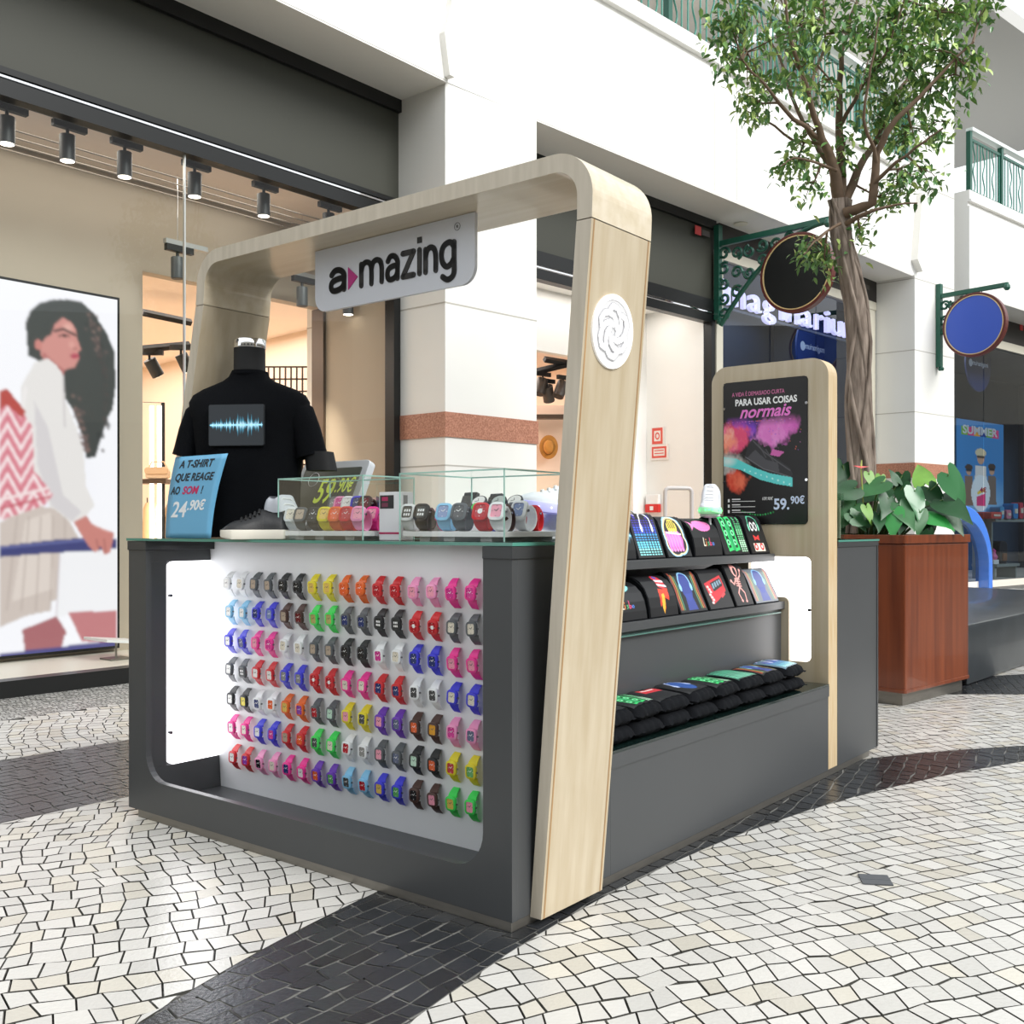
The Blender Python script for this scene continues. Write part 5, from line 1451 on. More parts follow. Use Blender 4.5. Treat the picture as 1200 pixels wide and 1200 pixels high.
acol = dict(d=mat('anthurium_dark', '#22502b', .4, noise=.3, nscale=9, spec=.4), m=mat('anthurium_mid', '#38703f', .42, noise=.3, nscale=9), s=mat('anthurium_gloss', '#3a7247', .3, spec=.6), b=mat('anthurium_bright', '#2f8a3e', .3), l=mat('anthurium_light', '#6f9f3c', .45, noise=.25, nscale=12))
fol = MB(); stm = MB(); ks = list(acol)
for px, py, S, ang, c, dy in al:
    py = min(py, 620 if dy > -.1 else 608); dy = max(dy, -.33); p = Vector(tl(tp(px, py, dy))); L = S*.92*(TC.y+dy)/1210; a = math.radians(ang)
    a = PI-a
    # heart outline around its centre, tip pointing along the image direction 'ang' (0 right, 90 down)
    tip = Vector((math.cos(a), 0, -math.sin(a))); nrm = Vector((rnd.uniform(-.7, .55), -1, rnd.uniform(.0, 1.3))).normalized()
    tip = (tip-nrm*tip.dot(nrm)).normalized(); side = nrm.cross(tip)
    H = [(-.28, 0), (-.42, .12), (-.43, .24), (-.32, .33), (-.1, .34), (.15, .26), (.38, .13), (.62, 0)]
    o = len(fol.v); n = len(H)
    vs = []
    for sd in (1, -1):
        for u, w in H:
            bend = -.5*max(0, u)**2-.5*w*w
            vs.append(p+tip*u*L+side*w*L*.9*sd+nrm*bend*L)
    mids = [p+tip*u*L+nrm*(-.5*max(0, u)**2-.045)*L for u in np.linspace(-.28, .58, n)]
    mids[0] = vs[0]; mids[-1] = vs[n-1]
    vs += mids
    fs = []
    for i in range(n-1):
        fs += [(i, i+1, 2*n+i+1, 2*n+i), (n+i+1, n+i, 2*n+i, 2*n+i+1)]
    fol.add(vs, fs, ks.index(c))
    root = Vector(((p.x)*.35, (p.y)*.35+.0, .0)); q = p-tip*.26*L
    stm.tube([root, root.lerp(q, .6)+Vector((0, .02, .05)), q], [.006, .005, .004], 6)
fol.build('foliage', [acol[k] for k in ks], an, smooth=60, fix=False)
stm.build('stems', mat('anthurium_stem', '#55713e', .5), an, smooth=60)
fl = MB(); p = Vector(tl(tp(1009, 548, -.35)))
fl.add([p+Vector((-.05, 0, .012)), p+Vector((-.01, -.03, -.005)), p+Vector((.05, 0, .006)), p+Vector((.0, .03, .012))], [(0, 1, 2, 3)], 0); fl.tube([p, p+Vector((.004, 0, .045))], [.006, .003], 6, 1); fl.tube([tl(tp(1012, 600, -.2)), p], .004, 6, 1)
fl.build('flower', [mat('spathe_red', '#d85a5a', .35), mat('spadix', '#b7c46a', .5)], an, label='small red flower')

# ================================================================ HANGING ROUND SIGNS ON IRON BRACKETS
def bracket(lab, P, out, z_arm, L, z_lo, z_hi, rich, disc_L, disc_z, R, face_m, rim_m, slab_, back_m, text_back):
    rot = math.atan2(out[1], out[0])
    o = thing('sign_bracket', lab, 'bracket', (P[0], P[1], 0), rot)
    f = lambda p, q, h: (p, h, q)
    m = MB(); m.box(.0, .07, -.04, .04, z_lo, z_hi); m.lathe([(.035, 0), (.045, .03), (.02, .07)], 12, 0, lambda x, y, z: (.06+x, y, z_lo-.05+z)); m.build('wall_post', green_iron, o, bevel=.004)
    m = MB(); m.box(.06, L, -.025, .025, z_arm-.035, z_arm+.03); m.lathe([(.03, 0), (.055, .03), (.05, .07), (.02, .1)], 12, 0, lambda x, y, z: (L-.02+x*.8, y, z_arm-.08+z)); m.build('arm', green_iron, o, bevel=.004)
    r = .024
    S = .92 if rich else .5
    hh_ = .95 if rich else .55
    m = MB(); m.tube([(.07+S*L*t, 0, z_arm-hh_*(1-t)**1.9-.02) for t in np.linspace(0, 1, 12)], r*1.2, 7); m.build('curved_brace', green_iron, o, smooth=60)
    rs = random.Random(3)
    k = 0
    for gx in np.linspace(.12, S*L*.72, 6 if rich else 3):
        t = (gx-.07)/(S*L); depth = hh_*(1-t)**1.9
        nz = max(1, int(depth/.17))
        for j in range(nz):
            zc = z_arm-.04-depth*(j+.5)/nz; rr_ = min(.075, depth/nz*.48)
            pts = [(gx+rr_*(1-.6*a/18)*math.cos(a*.375+k), 0, zc+rr_*(1-.6*a/18)*math.sin(a*.375+k)) for a in range(22)]
            m = MB(); m.tube(pts, r*.75, 6); m.build('scroll', green_iron, o, smooth=60); k += 1
    d = thing('round_sign', slab_, 'sign', (P[0]+out[0]*disc_L, P[1]+out[1]*disc_L, disc_z), rot)
    circ = [(math.cos(2*PI*q/56), math.sin(2*PI*q/56)) for q in range(56)]
    m = MB(); m.prism([(a*R, b*R) for a, b in circ], -.045, .045, f, 0, hole=[(a*R*.92, b*R*.92) for a, b in circ]); m.build('rim', rim_m, d, bevel=.008)
    m = MB(); m.prism([(a*R*.925, b*R*.925) for a, b in circ], -.047, .0, f, 0, hole=[(a*R*.9, b*R*.9) for a, b in circ]); m.build('gold_line', mat('sign_gold', '#d9c08a', .35), d)
    m = MB(); m.prism([(a*R*.915, b*R*.915) for a, b in circ], -.036, .0, f, 0); m.build('front_face', face_m, d)
    m = MB(); m.prism([(a*R*.915, b*R*.915) for a, b in circ], .0005, .036, f, 0); m.build('back_face', [back_m, mat('sign_white_text', '#e9eef5', .4)], d)
    for sx in (-.1, .1):
        m = MB(); m.tube([(sx, 0, R*.985), (sx, 0, z_arm-.03-disc_z)], .006, 6); m.build('hanger', black_matt, d)
bp = B2.pt(3.70, -.06)
bracket('ornate green iron bracket holding the black round sign', (bp.x, bp.y), tuple(-B2.n.xy), 4.40, 1.46, 3.50, 4.62, True, 1.07, 3.88, .445, mat('sign_face_black', '#17191a', .35), mat('sign_rim_brown', '#5e2b26', .35), 'round black hanging sign with brown rim in front of the ficus trunk', mat('sign_back_blue', '#22407f', .4), True)
bracket('small green iron bracket on far white pillar holding the blue sign', (6.345, 15.41), (.645, -.764), 4.48, 1.05, 3.42, 4.66, False, .57, 3.975, .465, mat('sign_face_blue', '#3c5bc0', .45), mat('sign_rim_brown'), 'round blue hanging sign with brown rim beside the far pillar', mat('sign_back_blue'), True)

# ================================================================ LIT SHOP LETTERS
sa, za = B2.on(837, 357, .12); sb, zb = B2.on(1005, 393, .12)
ilm = mat('lit_letter', '#efe8ff', .4, emit=1.15, ecol='#e2d6ff'); ils = mat('letter_side', '#8f86c0', .4, emit=.15, ecol='#a79be0')
lt = thing('shop_lettering', 'lit lavender letters of the toy shop name behind the blue window', 'shop letters', B2.pt(sa, .12, 3.79), B2.rot)
word = 'imaginarium'
adv = dict(i=.17, m=.46, a=.33, g=.33, n=.34, r=.25, u=.34)
tot = sum(adv[c] for c in word); x = 0; sc2 = (sb-sa)/tot
for ch in word:
    m = MB(); m.text(ch, .46, lambda a, b, h: (x+a, -h, b), 0, .05, 0, .002, width=adv[ch]*sc2*(.8 if ch != 'i' else .6))
    m.mi = [0 if True else 1]*len(m.f)
    m.build('letter', ilm, lt); x += adv[ch]*sc2
MB().box(0, sb-sa, .0, .03, -.05, -.02).build('rail', mat('rail_grey', '#5b6470', .4), lt)

# ================================================================ LED SCREEN WITH THE FASHION PICTURE
TS = TP-.075
s1, zt = B1.on(137.5, 351.5, TS); _, zb_ = B1.on(137.5, 756.5, TS); s0 = s1-1.95
scn = thing('video_screen', 'tall bright video screen showing a woman with pink backpack in the shop window', 'screen', B1.pt(0, 0), B1.rot)
MB().box(s0-.02, s1+.02, TS+.002, TP-.002, zb_-.02, zt+.02).build('screen_frame', black_frame, scn, bevel=.003)
pic = Pic(s0, s1, -zt, -zb_, 240, 320, '#f7f5fb')
def q_(*P):
    out = []
    for i in range(0, len(P), 2):
        s_, z = B1.on(P[i], P[i+1], TS); out.append((s_, -z))
    return out
def e_(px, py, rx, ry, col, a=1., soft=0., rot=0.):
    s_, z = B1.on(px, py, TS); k = .0063
    pic.ell(s_, -z, rx*k*1.05, ry*k, col, a, soft, rot)
pic.ell(*q_(10, 560)[0], .7, .5, '#e3e2f2', .6, 1.)
hair = (33, 417, 30, 378, 36, 364, 47, 355, 62, 351, 80, 351, 95, 353, 110, 367, 125, 390, 134, 412, 136, 450, 132, 480, 126, 490, 118, 515, 112, 536, 101, 537, 97, 512, 85, 480, 77, 468, 72, 440, 40, 420)
pic.poly(q_(*hair), '#3b3f3d')
rs = np.random.RandomState(5)
for k in range(140):
    t = rs.uniform(0, 1)
    bx_, by_ = [(106+18*math.sin(t*2.6), 372+150*t), (101-20*(1-t), 440+90*t)][k % 2 if t > .3 else 0]
    e_(min(129, bx_+rs.normal(0, 3)), min(528, by_+rs.normal(0, 4)), rs.uniform(1.5, 3.5), rs.uniform(1.5, 3.5), ['#4a3f3d', '#6a5552', '#2f3332', '#7d6560'][k % 4], .8, .5)
pic.poly(q_(46, 404, 60, 390, 62, 374, 72, 369, 82, 374, 89, 386, 91, 398, 95, 409, 91, 413, 93, 420, 90, 425, 87, 431, 80, 432, 75, 435, 62, 428, 48, 417), '#cf8d86')
pic.poly(q_(50, 412, 64, 424, 76, 434, 74, 440, 64, 436, 50, 424), '#b86f6c'); e_(45, 404, 4, 6, '#c98079'); e_(80, 384, 8, 7, '#e8b3a8', .8, .8); e_(84, 404, 5, 6, '#e2a79d', .7, .9)
pic.line(q_(64, 388, 74, 385.5, 89, 393), .017, '#2b2624'); pic.line(q_(69, 394, 75, 392, 81, 394), .011, '#4a302c'); e_(76, 394, 2, 1.6, '#231b1a')
pic.poly(q_(82, 417, 86, 413.5, 92, 415, 93, 418, 88, 421, 84, 420), '#c24f62'); pic.line(q_(82, 417, 92, 417.5), .006, '#7c2f3c'); pic.line(q_(90, 408, 86, 409), .008, '#8e4f4a')
pic.poly(q_(60, 372, 75, 366, 88, 376, 90, 388, 84, 378, 74, 372, 64, 380, 60, 392, 50, 398, 52, 380), '#3b3f3d')
# light jacket, arm and skirt
pic.poly(q_(24, 455, 40, 425, 56, 420, 66, 428, 73, 438, 77, 470, 90, 502, 98, 530, 101, 570, 111, 592, 100, 606, 84, 612, 62, 600, 40, 560, 26, 500), '#e6e1e0')
pic.poly(q_(40, 470, 56, 500, 74, 580, 96, 600, 84, 611, 60, 592, 44, 545), '#d5cfd2'); pic.line(q_(74, 440, 76, 500), .012, '#c9c2c4'); pic.line(q_(30, 455, 24, 500), .02, '#efe9ea')
pic.poly(q_(0, 612, 40, 592, 64, 596, 82, 612, 98, 640, 106, 690, 60, 705, 58, 716, 30, 722, 0, 735), '#cdbfb8'); pic.poly(q_(30, 610, 60, 600, 62, 690, 14, 705), '#dccfc8')
for k in range(5): pic.line(q_(20+14*k, 606, 8+17*k, 715), .012, '#b3a49d', .7)
pic.poly(q_(70, 645, 137, 640, 137, 715, 100, 716, 66, 724), '#f1eff3'); pic.line(q_(70, 650, 66, 722), .01, '#cfc6cc')
pic.poly(q_(80, 718, 137, 715, 137, 752, 96, 752), '#c0787c'); pic.poly(q_(26, 738, 66, 722, 78, 740, 74, 766, 30, 769), '#a8666b'); pic.poly(q_(76, 744, 94, 752, 72, 760), '#f7f5fb')
pic.poly(q_(0, 640, 60, 633, 102, 630, 137, 632, 137, 643, 100, 646, 60, 648, 0, 653), '#3b3f77'); pic.line(q_(0, 642, 100, 633), .012, '#6b70a8')
pic.poly(q_(86, 612, 101, 604, 108, 614, 124, 621, 134, 624, 132, 634, 129, 648, 122, 650, 118, 640, 112, 648, 104, 640, 96, 628), '#c98179'); pic.line(q_(113, 632, 116, 646), .008, '#9a5854'); pic.line(q_(122, 632, 124, 648), .008, '#9a5854'); pic.line(q_(110, 616, 128, 624), .008, '#dca096')
# backpack with zigzag pattern
bpk = q_(0, 470, 12, 462, 24, 474, 30, 488, 38, 500, 40, 552, 52, 566, 62, 580, 52, 592, 0, 610)
pic.poly(bpk, '#df8d9b'); ins = pic.inside(bpk)
sz = (np.abs(((pic.u*11) % 2)-1)*.16+pic.v) % .115
pic.put(ins & (sz < .04), '#f7e9ea', .9); pic.put(ins & (sz > .075) & (sz < .09), '#c0505f', .8)
pic.poly(q_(0, 458, 8, 455, 30, 482, 26, 490, 8, 474, 0, 480), '#b7463f'); pic.line(q_(0, 586, 56, 572), .02, '#f3dfe0'); pic.line(q_(0, 596, 58, 582), .014, '#c0505f')
pic.poly(q_(0, 766, 137, 750, 137, 757, 0, 772), '#4a4a86')
pic.blur(2)
pic.build('picture', lambda u, v: (u, TS, -v), attr_mat('screen_picture', .3, emit=1.12, screen=True), scn)

# ================================================================ TRACK LIGHTS
lampw = mat('lamp_white', '#ffffff', .4, emit=6, ecol='#fff4e2')
def spot(lab, P, rot, r=.05, h=.17, tilt=0., group='track spotlights in the shops', a=0., on=True, col=None):
    o = thing('track_spotlight', lab, 'spotlight', P, rot, group)
    c_ = col or dark_grey
    MB().box(-.1, .13, -.022, .022, -.05, 0).build('adapter', black_matt, o, bevel=.003)
    MB().tube([(0, 0, -.05), (0, 0, -.10)], .012, 8).build('stem', black_matt, o)
    T = Matrix.Translation((0, 0, -.09)) @ Matrix.Rotation(tilt, 4, 'X') @ Matrix.Rotation(a, 4, 'Y')
    m = MB(); m.M = T; m.lathe([(r*.98, 0), (r, -.004), (r, -h), (r*.9, -h)], 20); m.build('housing', c_, o, smooth=40)
    m = MB(); m.M = T; m.lathe([(r*.88, -h+.004), (r*.88, -h-.002)], 20); m.build('lamp_face', lampw if on else black_matt, o)
TH = .22
spx = [(8, 167), (79, 190), (146, 209), (228, 233), (309, 257), (385, 279)]
zz = [B1.on(a, b, TH) for a, b in spx]
zm = sum(z for s_, z in zz[:5])/5
trk = thing('lighting_track', 'black lighting track along the top of the left shop window', 'track', B1.pt(-3.2, TH, zm+.27), B1.rot)
MB().box(-3.4, 3.0, -.018, .018, 0, .03).build('rail', black_matt, trk)
pos = ['leftmost spotlight under the header of the left shop window', 'second spotlight from left under the left shop header', 'third spotlight from left under the left shop header', 'spotlight right of the glass seam under the left shop header', 'fifth spotlight from left under the left shop header', 'last spotlight under the left shop header, above the arch']
for (s_, z), lab in zip(zz, pos): spot(lab, B1.pt(s_, TH, zm+.2695), B1.rot, .05, .17)
# pendant track deeper in the window
for px, py, lab, pxa, pxb, t in ((208, 328, 'spotlight on hanging silver track left of the arch', 193, 242, .55), (354, 360, 'spotlight on hanging silver track seen under the arch beam', 338, 378, .62)):
    s_, z = B1.on(px, py, t); a0 = B1.on(pxa, py, t)[0]; a1 = B1.on(pxb, py, t)[0]
    tk = thing('pendant_track', 'short silver pendant track carrying the ' + lab.replace('spotlight on hanging silver track ', 'spotlight '), 'track', B1.pt(s_, t, z+.26), B1.rot)
    MB().box(a0-s_, a1-s_, -.02, .02, 0, .035).build('rail', mat('silver_track', '#b9b9b7', .3, metal=.7), tk)
    MB().tube([(0, 0, .035), (0, 0, 3.72-z-.26)], .003, 6).build('cable', chrome, tk)
    spot(lab, B1.pt(s_, t, z+.2595), B1.rot, .048, .16, on=False, col=mat('spot_grey', '#4c5052', .4))
s_, z = B1.on(408, 370, .5); spot('spotlight peeping out below the hanging sign', B1.pt(s_, .5, z+.26), B1.rot, .048, .16); 
wt = MB().tube([(0, 0, 0), (0, 0, 3.72-z-.26)], .012, 6).build('spotlight_rod', black_matt, None, loc=B1.pt(s_, .5, z+.26)); tag(wt, 'black rod carrying the spotlight below the hanging sign', 'rod')
for (xa_, ya_, xb_, yb_, lab) in ((167, 366, 224, 378, 'upper'), (167, 409, 222, 404, 'lower')):
    P = dep(xa_, ya_, 9.6); Q = dep(xb_, yb_, 9.9)
    o = MB().tube([P, Q], .035, 4).build('lighting_track', black_matt); tag(o, '%s black ceiling track inside the left shop doorway' % lab, 'track')
for px, py, ti, lab in ((175, 410, .5, 'tilted black spotlight inside the left shop, left one'), (212, 404, .35, 'tilted black spotlight inside the left shop beside the arch')):
    spot(lab, dep(px, py, 9.7), 0, .06, .17, ti, a=-.35)
for k in range(4):
    o = MB().tube([(-3.6, 0, 0), (2.2, 0, 0)], .006, 5).build('ceiling_wire', mat('wire_grey', '#8c8278', .4), None, loc=B1.pt(-1.0, .36+.13*k, 3.62), rotz=B1.rot); tag(o, 'thin ceiling wire, %s from the glass in the left shop window' % ordn[k], 'wire', 'ceiling wires in the left window')
# ---- things deeper in the left shop
def at(px, py, Y): return dep(px, py, Y)
Yr = 10.4
fr = thing('garment_rack', 'black garment rack with two vertical light tubes inside the left shop', 'display rack', at(183, 618, Yr)*1+Vector((0, 0, -EYE+.06)))
o_ = at(183, 618, Yr)+Vector((0, 0, -EYE+.06))
lz = lambda py: EYE+(618-py)/1210*Yr-.06
lx = lambda px: (px-183)/1210*Yr
m = MB(); m.tube([(lx(160), 0, 0), (lx(160), 0, lz(471)), (lx(191), 0, lz(472)), (lx(191), 0, 0)], .02, 6); m.build('frame', black_matt, fr)
tube_m = mat('light_tube', '#ffffff', .4, emit=4, ecol='#fff3e6')
for px in (179, 188): MB().tube([(lx(px), -.03, 0.02), (lx(px), -.03, lz(476))], .022, 8).build('light_tube', tube_m, fr)
m = MB(); m.box(lx(160), lx(200), -.15, .12, lz(567), lz(562)); m.build('shelf_board', mat('bronze'), fr)
hb = thing('handbag', 'small beige handbag on the shelf inside the left shop', 'bag', at(189, 562, Yr)+Vector((0, -.1, .003)))
m = MB(); m.prism(rrect(-.115, .115, 0, .1, .03, 4), -.04, .04, XZ); m.build('bag_body', mat('bag_beige', '#e2c4a4', .5), hb, bevel=.01)
m = MB(); m.prism(rrect(-.118, .118, .045, .115, .03, 4), -.05, -.038, XZ); m.build('flap', mat('bag_flap', '#d8b692', .5), hb, bevel=.004)
m = MB(); m.tube([(-.1, 0, .09), (-.06, 0, .17), (.06, 0, .17), (.1, 0, .09)], .008, 6); m.build('handle', mat('bag_flap'), hb)
for k, (px, c) in enumerate(((171, '#dcb88c'), (184, '#e6c79e'), (197, '#d2a877'))):
    o = thing('hanging_garment', '%s tan garment hanging under the shelf in the left shop' % ('left', 'middle', 'right')[k], 'garment', at(px, 589, Yr)+Vector((0, .04, 0)), 0, 'tan garments on the rail')
    m = MB(); m.loft([sup(.012, .02, .0), sup(.035, .045, -.06), sup(.045, .05, -.3), sup(.05, .06, -.85)]); m.v = [(x*(1+.12*math.sin(i*1.7)), y, z) for i, (x, y, z) in enumerate(m.v)]; m.build('cloth', mat('tan_cloth_%d' % k, c, .8), o, smooth=60)
    MB().tube([(0, 0, 0), (0, 0, .05)], .006, 5).build('hook', black_matt, o)
gr = thing('grid_rack', 'black wire grid rack inside the left shop behind the bust', 'display rack', at(345, 430, 11))
m = MB()
x0_, x1_ = -(345-308)/1210*11, (381-345)/1210*11
for k in range(12): xx = x0_+(x1_-x0_)*k/11; m.box(xx-.008, xx+.008, -.008, .008, -3.0+.3, 0)
for k in range(22): m.box(x0_, x1_, -.008, .008, -.13*k-.008, -.13*k+.008)
m.build('grid', mat('rack_brown', '#3b2b22', .5), gr)
for px, py, lab in ((196, 442, 'square black recessed downlight in the left shop ceiling'), (338, 402, 'small dark ceiling grille seen under the arch beam')):
    o = MB().box(-.14, .14, -.14, .14, -.012, 0).build('ceiling_downlight', black_matt, None, loc=(lambda r: Vector((r.x*2.181/r.z, 2.181/r.z, 3.2198)))(ray(px, py))); tag(o, lab, 'downlight')
# ---- low table in the left window
s_, z = B1.on(136, 752, .45)
tb = thing('display_table', 'small white display table with tilted top in the left shop window', 'table', B1.pt(s_, .45, .1), B1.rot)
m = MB(); T = Matrix.Translation((0, 0, z-.1)) @ Matrix.Rotation(.12, 4, 'Y'); m.M = T; m.box(-.16, .16, -.16, .16, 0, .02); m.build('table_top', white_plastic, tb, bevel=.002)
MB().tube([(0, 0, .012), (0, 0, z-.1)], .008, 8).build('leg', steel, tb); MB().box(-.08, .08, -.08, .08, 0, .012).build('base', steel, tb)

# ================================================================ MIDDLE SHOP CONTENTS
for k, (px, py, ti, aa) in enumerate(((636, 436, .0, .4), (641, 444, .3, -.5), (660, 440, .0, .5))):
    spot(('left spotlight under the black track in the middle shop', 'tilted spotlight under the black track in the middle shop', 'spotlight beside the arch leg in the middle shop')[k], dep(px, py, 12.6), B2.rot, .07, .2, ti, a=aa, on=False, col=mat('spot_brown', '#4a443f', .4))
for k, (a, b) in enumerate((((626, 436), (668, 426)), ((638, 421), (668, 426)))):
    o = MB().tube([dep(*a, 12.5), dep(*b, 12.7)], .04, 4).build('lighting_track', black_matt); tag(o, ('lower', 'upper')[k]+' black ceiling track in the middle shop beside the arch', 'track')
hp = dep(643, 524, 13.2)
hw = MB().box(-.3, .35, 0, .05, -1.4, .55).build('wall_panel', mat('display_wall', '#f3d9c4', .6), None, loc=hp+Vector((0, .12, 0))); tag(hw, 'pale display panel carrying the straw hat in the middle shop', 'panel')
hw2 = MB().box(-.3, .35, -.14, .03, 0, .05).build('shelf_board', mat('bronze'), None, loc=hp+Vector((0, .05, .36))); tag(hw2, 'brown shelf board above the straw hat', 'shelf')
ht = thing('straw_hat', 'tan brimmed hat with dark band hanging in the middle shop', 'hat', hp, 0)
hm = mat('hat_tan', '#c98a3a', .7, noise=.2, nscale=20)
hx = lambda x, y, z: (x*.85, -z, y*1.1)
m = MB(); m.lathe([(.135, .0), (.14, .01), (.10, .012)], 28, 0, hx); m.build('brim', hm, ht, smooth=50)
m = MB(); m.lathe([(.085, .012), (.082, .06), (.065, .10), (.03, .11)], 24, 0, hx); m.build('crown', hm, ht, smooth=50)
m = MB(); m.lathe([(.088, .014), (.0865, .036)], 24, 0, hx, caps=False); m.build('hat_band', black_matt, ht)
pst = B2.pt(B2.on(736, 500, 1.2)[0], 1.2); _, zt2 = B2.on(738, 480, 1.2)
o = MB().box(-.07, .07, -.08, .08, .0505, zt2).build('display_post', mat('dark_taupe', '#4b4743', .5), None, loc=pst, rotz=B2.rot, bevel=.01); tag(o, 'dark display post behind the arch leg in the middle shop', 'post')
sp_ = B2.pt(B2.on(727, 560, 2.2)[0], 2.2); 
sh = thing('display_shelf', 'lit wall shelf of trinkets beside the dark post in the middle shop', 'shelf', Vector((sp_.x, sp_.y, .0505)), B2.rot)
m = MB(); m.box(-.3, .3, .1, .14, 0, 2.1); m.build('back_board', mat('display_wall'), sh)
for z in (.75, 1.05, 1.35, 1.65): MB().box(-.3, .3, -.1, .1, z, z+.03).build('board', white_plastic, sh)
for z in (.75, 1.05, 1.35, 1.65):
    for k in range(4):
        o = MB().lathe([(.02, 0), (.035, .04), (.03, .11), (.012, .15)], 10).build('trinket', mat('trinket_%d' % (k % 3), ('#3a2f2b', '#b98b62', '#e8e0d8')[k % 3], .4), None, loc=Vector((sp_.x, sp_.y, .0505+z+.0305))+B2.d*(-.22+.14*k)); tag(o, 'small trinket on the lit wall shelf of the middle shop', 'trinket', 'trinkets on the wall shelf')
def wall_pt(px, py): 
    # on the white side wall of the middle shop window (s = 3.62)
    r = ray(px, py); n = B2.d; q = B2.pt(3.618, 0); t = q.dot(n)/(r.x*n.x+r.y*n.y)
    return Vector((r.x*t, r.y*t, EYE+r.z*t))
def wall_sign(lab, px, py, w, h, draw, name='safety_sign'):
    p = wall_pt(px, py); o = thing(name, lab, 'sign', p, B2.rot)
    m = MB(); m.prism(rrect(-w/2, w/2, -h/2, h/2, .004, 2), -.012, -.002, lambda a, b, h_: (h_, -a, b)); m.build('plate', mat('clear_plate', '#f0e7e2', .2), o)
    draw(o)
redp = mat('sign_red', '#e0574a', .5)
def dr1(o):
    m = MB(); f = lambda a, b, h: (-.0125-h, -a, b)
    m.prism(rrect(-.08, .08, -.1, .1, .005, 2), 0, .0006, f, 0, hole=rrect(-.05, .05, -.065, .065, .005, 2)); m.build('red_frame', redp, o)
    m = MB(); m.prism([(.035*math.cos(q*PI/10), .045*math.sin(q*PI/10)) for q in range(20)], 0, .0008, f, 0, hole=[(.02*math.cos(q*PI/10), .028*math.sin(q*PI/10)) for q in range(20)]); m.build('red_ring', redp, o)
def dr2(o):
    m = MB(); f = lambda a, b, h: (-.0125-h, -a, b)
    m.prism(rrect(-.11, .11, -.07, .07, .005, 2), 0, .0006, f, 0, hole=rrect(-.085, .085, -.045, .045, .005, 2)); m.build('red_frame', redp, o)
    for z in (-.02, .015): MB().prism([(-.07, z), (.07, z), (.07, z+.012), (-.07, z+.012)], 0, .0006, f).build('red_bar', redp, o)
wall_sign('square red-framed safety sign with ring on the middle shop side wall', 771, 511, .2, .22, dr1)
wall_sign('red-framed notice below the ring sign in the middle shop', 773, 530, .28, .19, dr2)
p = wall_pt(767, 591); cp = thing('alarm_box', 'red and white alarm box low on the middle shop side wall', 'alarm', p, B2.rot)
MB().box(-.06, -.002, -.1, .1, -.1, 0.0).build('red_part', mat('alarm_red', '#d9302c', .4), cp, bevel=.006); MB().box(-.055, -.002, -.095, .095, .001, .12).build('white_part', white_plastic, cp, bevel=.006)
MB().prism(rrect(-.025, .025, -.075, -.025, .004, 2), -.064, -.0605, lambda a, b, h: (h, -a, b)).build('white_symbol', white_plastic, cp)
for lab, px, Yg in (('grey rounded security gate in the middle shop entrance', 795, 11.9), ('second paler security gate behind the first one', 815, 13.3)):
    P = dep(px, 618, Yg); P.z = .0505 if Yg > 12.2 else .0505
    o = thing('security_gate', lab, 'gate', (P.x, P.y, .0505), .25)
    zt3 = EYE+(618-571)/1210*11.9 if Yg < 12.5 else EYE+(618-584)/1210*13.3
    W2 = .165
    m = MB(); m.tube([(-W2, 0, 0)]+[(-W2+.05-.05*math.cos(a), 0, zt3-.11+.05*math.sin(a)) for a in np.linspace(0, PI/2, 6)]+[(W2-.05+.05*math.sin(a), 0, zt3-.11+.05*math.cos(a)) for a in np.linspace(0, PI/2, 6)]+[(W2, 0, 0)], .025, 8); m.build('loop', mat('gate_grey', '#b9b4b2', .4) if Yg < 12.5 else mat('gate_pale', '#ddd5cf', .4), o, smooth=60)
    MB().box(-W2-.04, W2+.04, -.06, .06, 0, .03).build('base', mat('gate_grey', '#b9b4b2', .4), o)

# ================================================================ TOY SHOP WINDOW ON THE RIGHT
sA = B3.on(1119, 600, .0)[0]; sB, _ = B3.on(1152, 690, .0); _, zA = B3.on(1122, 593, .0)
RA = (sB-sA)
arch = thing('blue_doorway_arch', 'shiny blue arched child-size doorway beside the far pillar', 'door arch', B3.pt(sA-.02, -.06), B3.rot)
oA = [(RA, 0)]+[(RA*math.cos(a), zA-RA*1.0+RA*1.0*math.sin(a)) for a in np.linspace(0, PI, 24)]+[(-RA, 0)]
iA = [(RA-.14, 0)]+[((RA-.14)*math.cos(a), zA-RA*1.0+(RA-.22)*math.sin(a)) for a in np.linspace(0, PI, 24)]+[(-RA+.14, 0)]
m = MB(); m.prism(oA+iA[::-1], -.12, .12, XZ); m.build('arch_ring', mat('gloss_blue', '#4a7fdc', .15, coat=.5), arch, bevel=.02)
bstruct(B3, 'wall_doorway_inside', MB().box(sA-RA, sA+RA-.1, .6, .64, .121, zA), mat('doorway_warm', '#cdb48a', .5))
def onB3(px, py, t): s_, z = B3.on(px, py, t); return B3.pt(s_, t, z)
TPp = .35
sP0, zP1 = B3.on(1121, 490, TPp); sP1, zP0 = B3.on(1176, 602, TPp)
sm_ = thing('summer_poster', 'tall blue SUMMER poster with children in the toy shop window', 'poster', B3.pt(sP0, TPp, zP0), B3.rot)
PW, PH = sP1-sP0, zP1-zP0
MB().box(0, PW, .002, .02, 0, PH).build('board', mat('poster_blue', '#3c7fb8', .5), sm_)
tag(MB().tube([(0, 0, 0), (0, 0, zP0-.121)], .012, 6).build('poster_stand', chrome, None, loc=B3.pt((sP0+sP1)/2, TPp+.03, .1205)), 'thin stand holding up the summer poster', 'stand')
pp = Pic(0, 1, 0, 1, 70, 120, '#3f86c2')
pp.ell(.5, 1., .9, .45, '#8fc0dd', .8, .6)
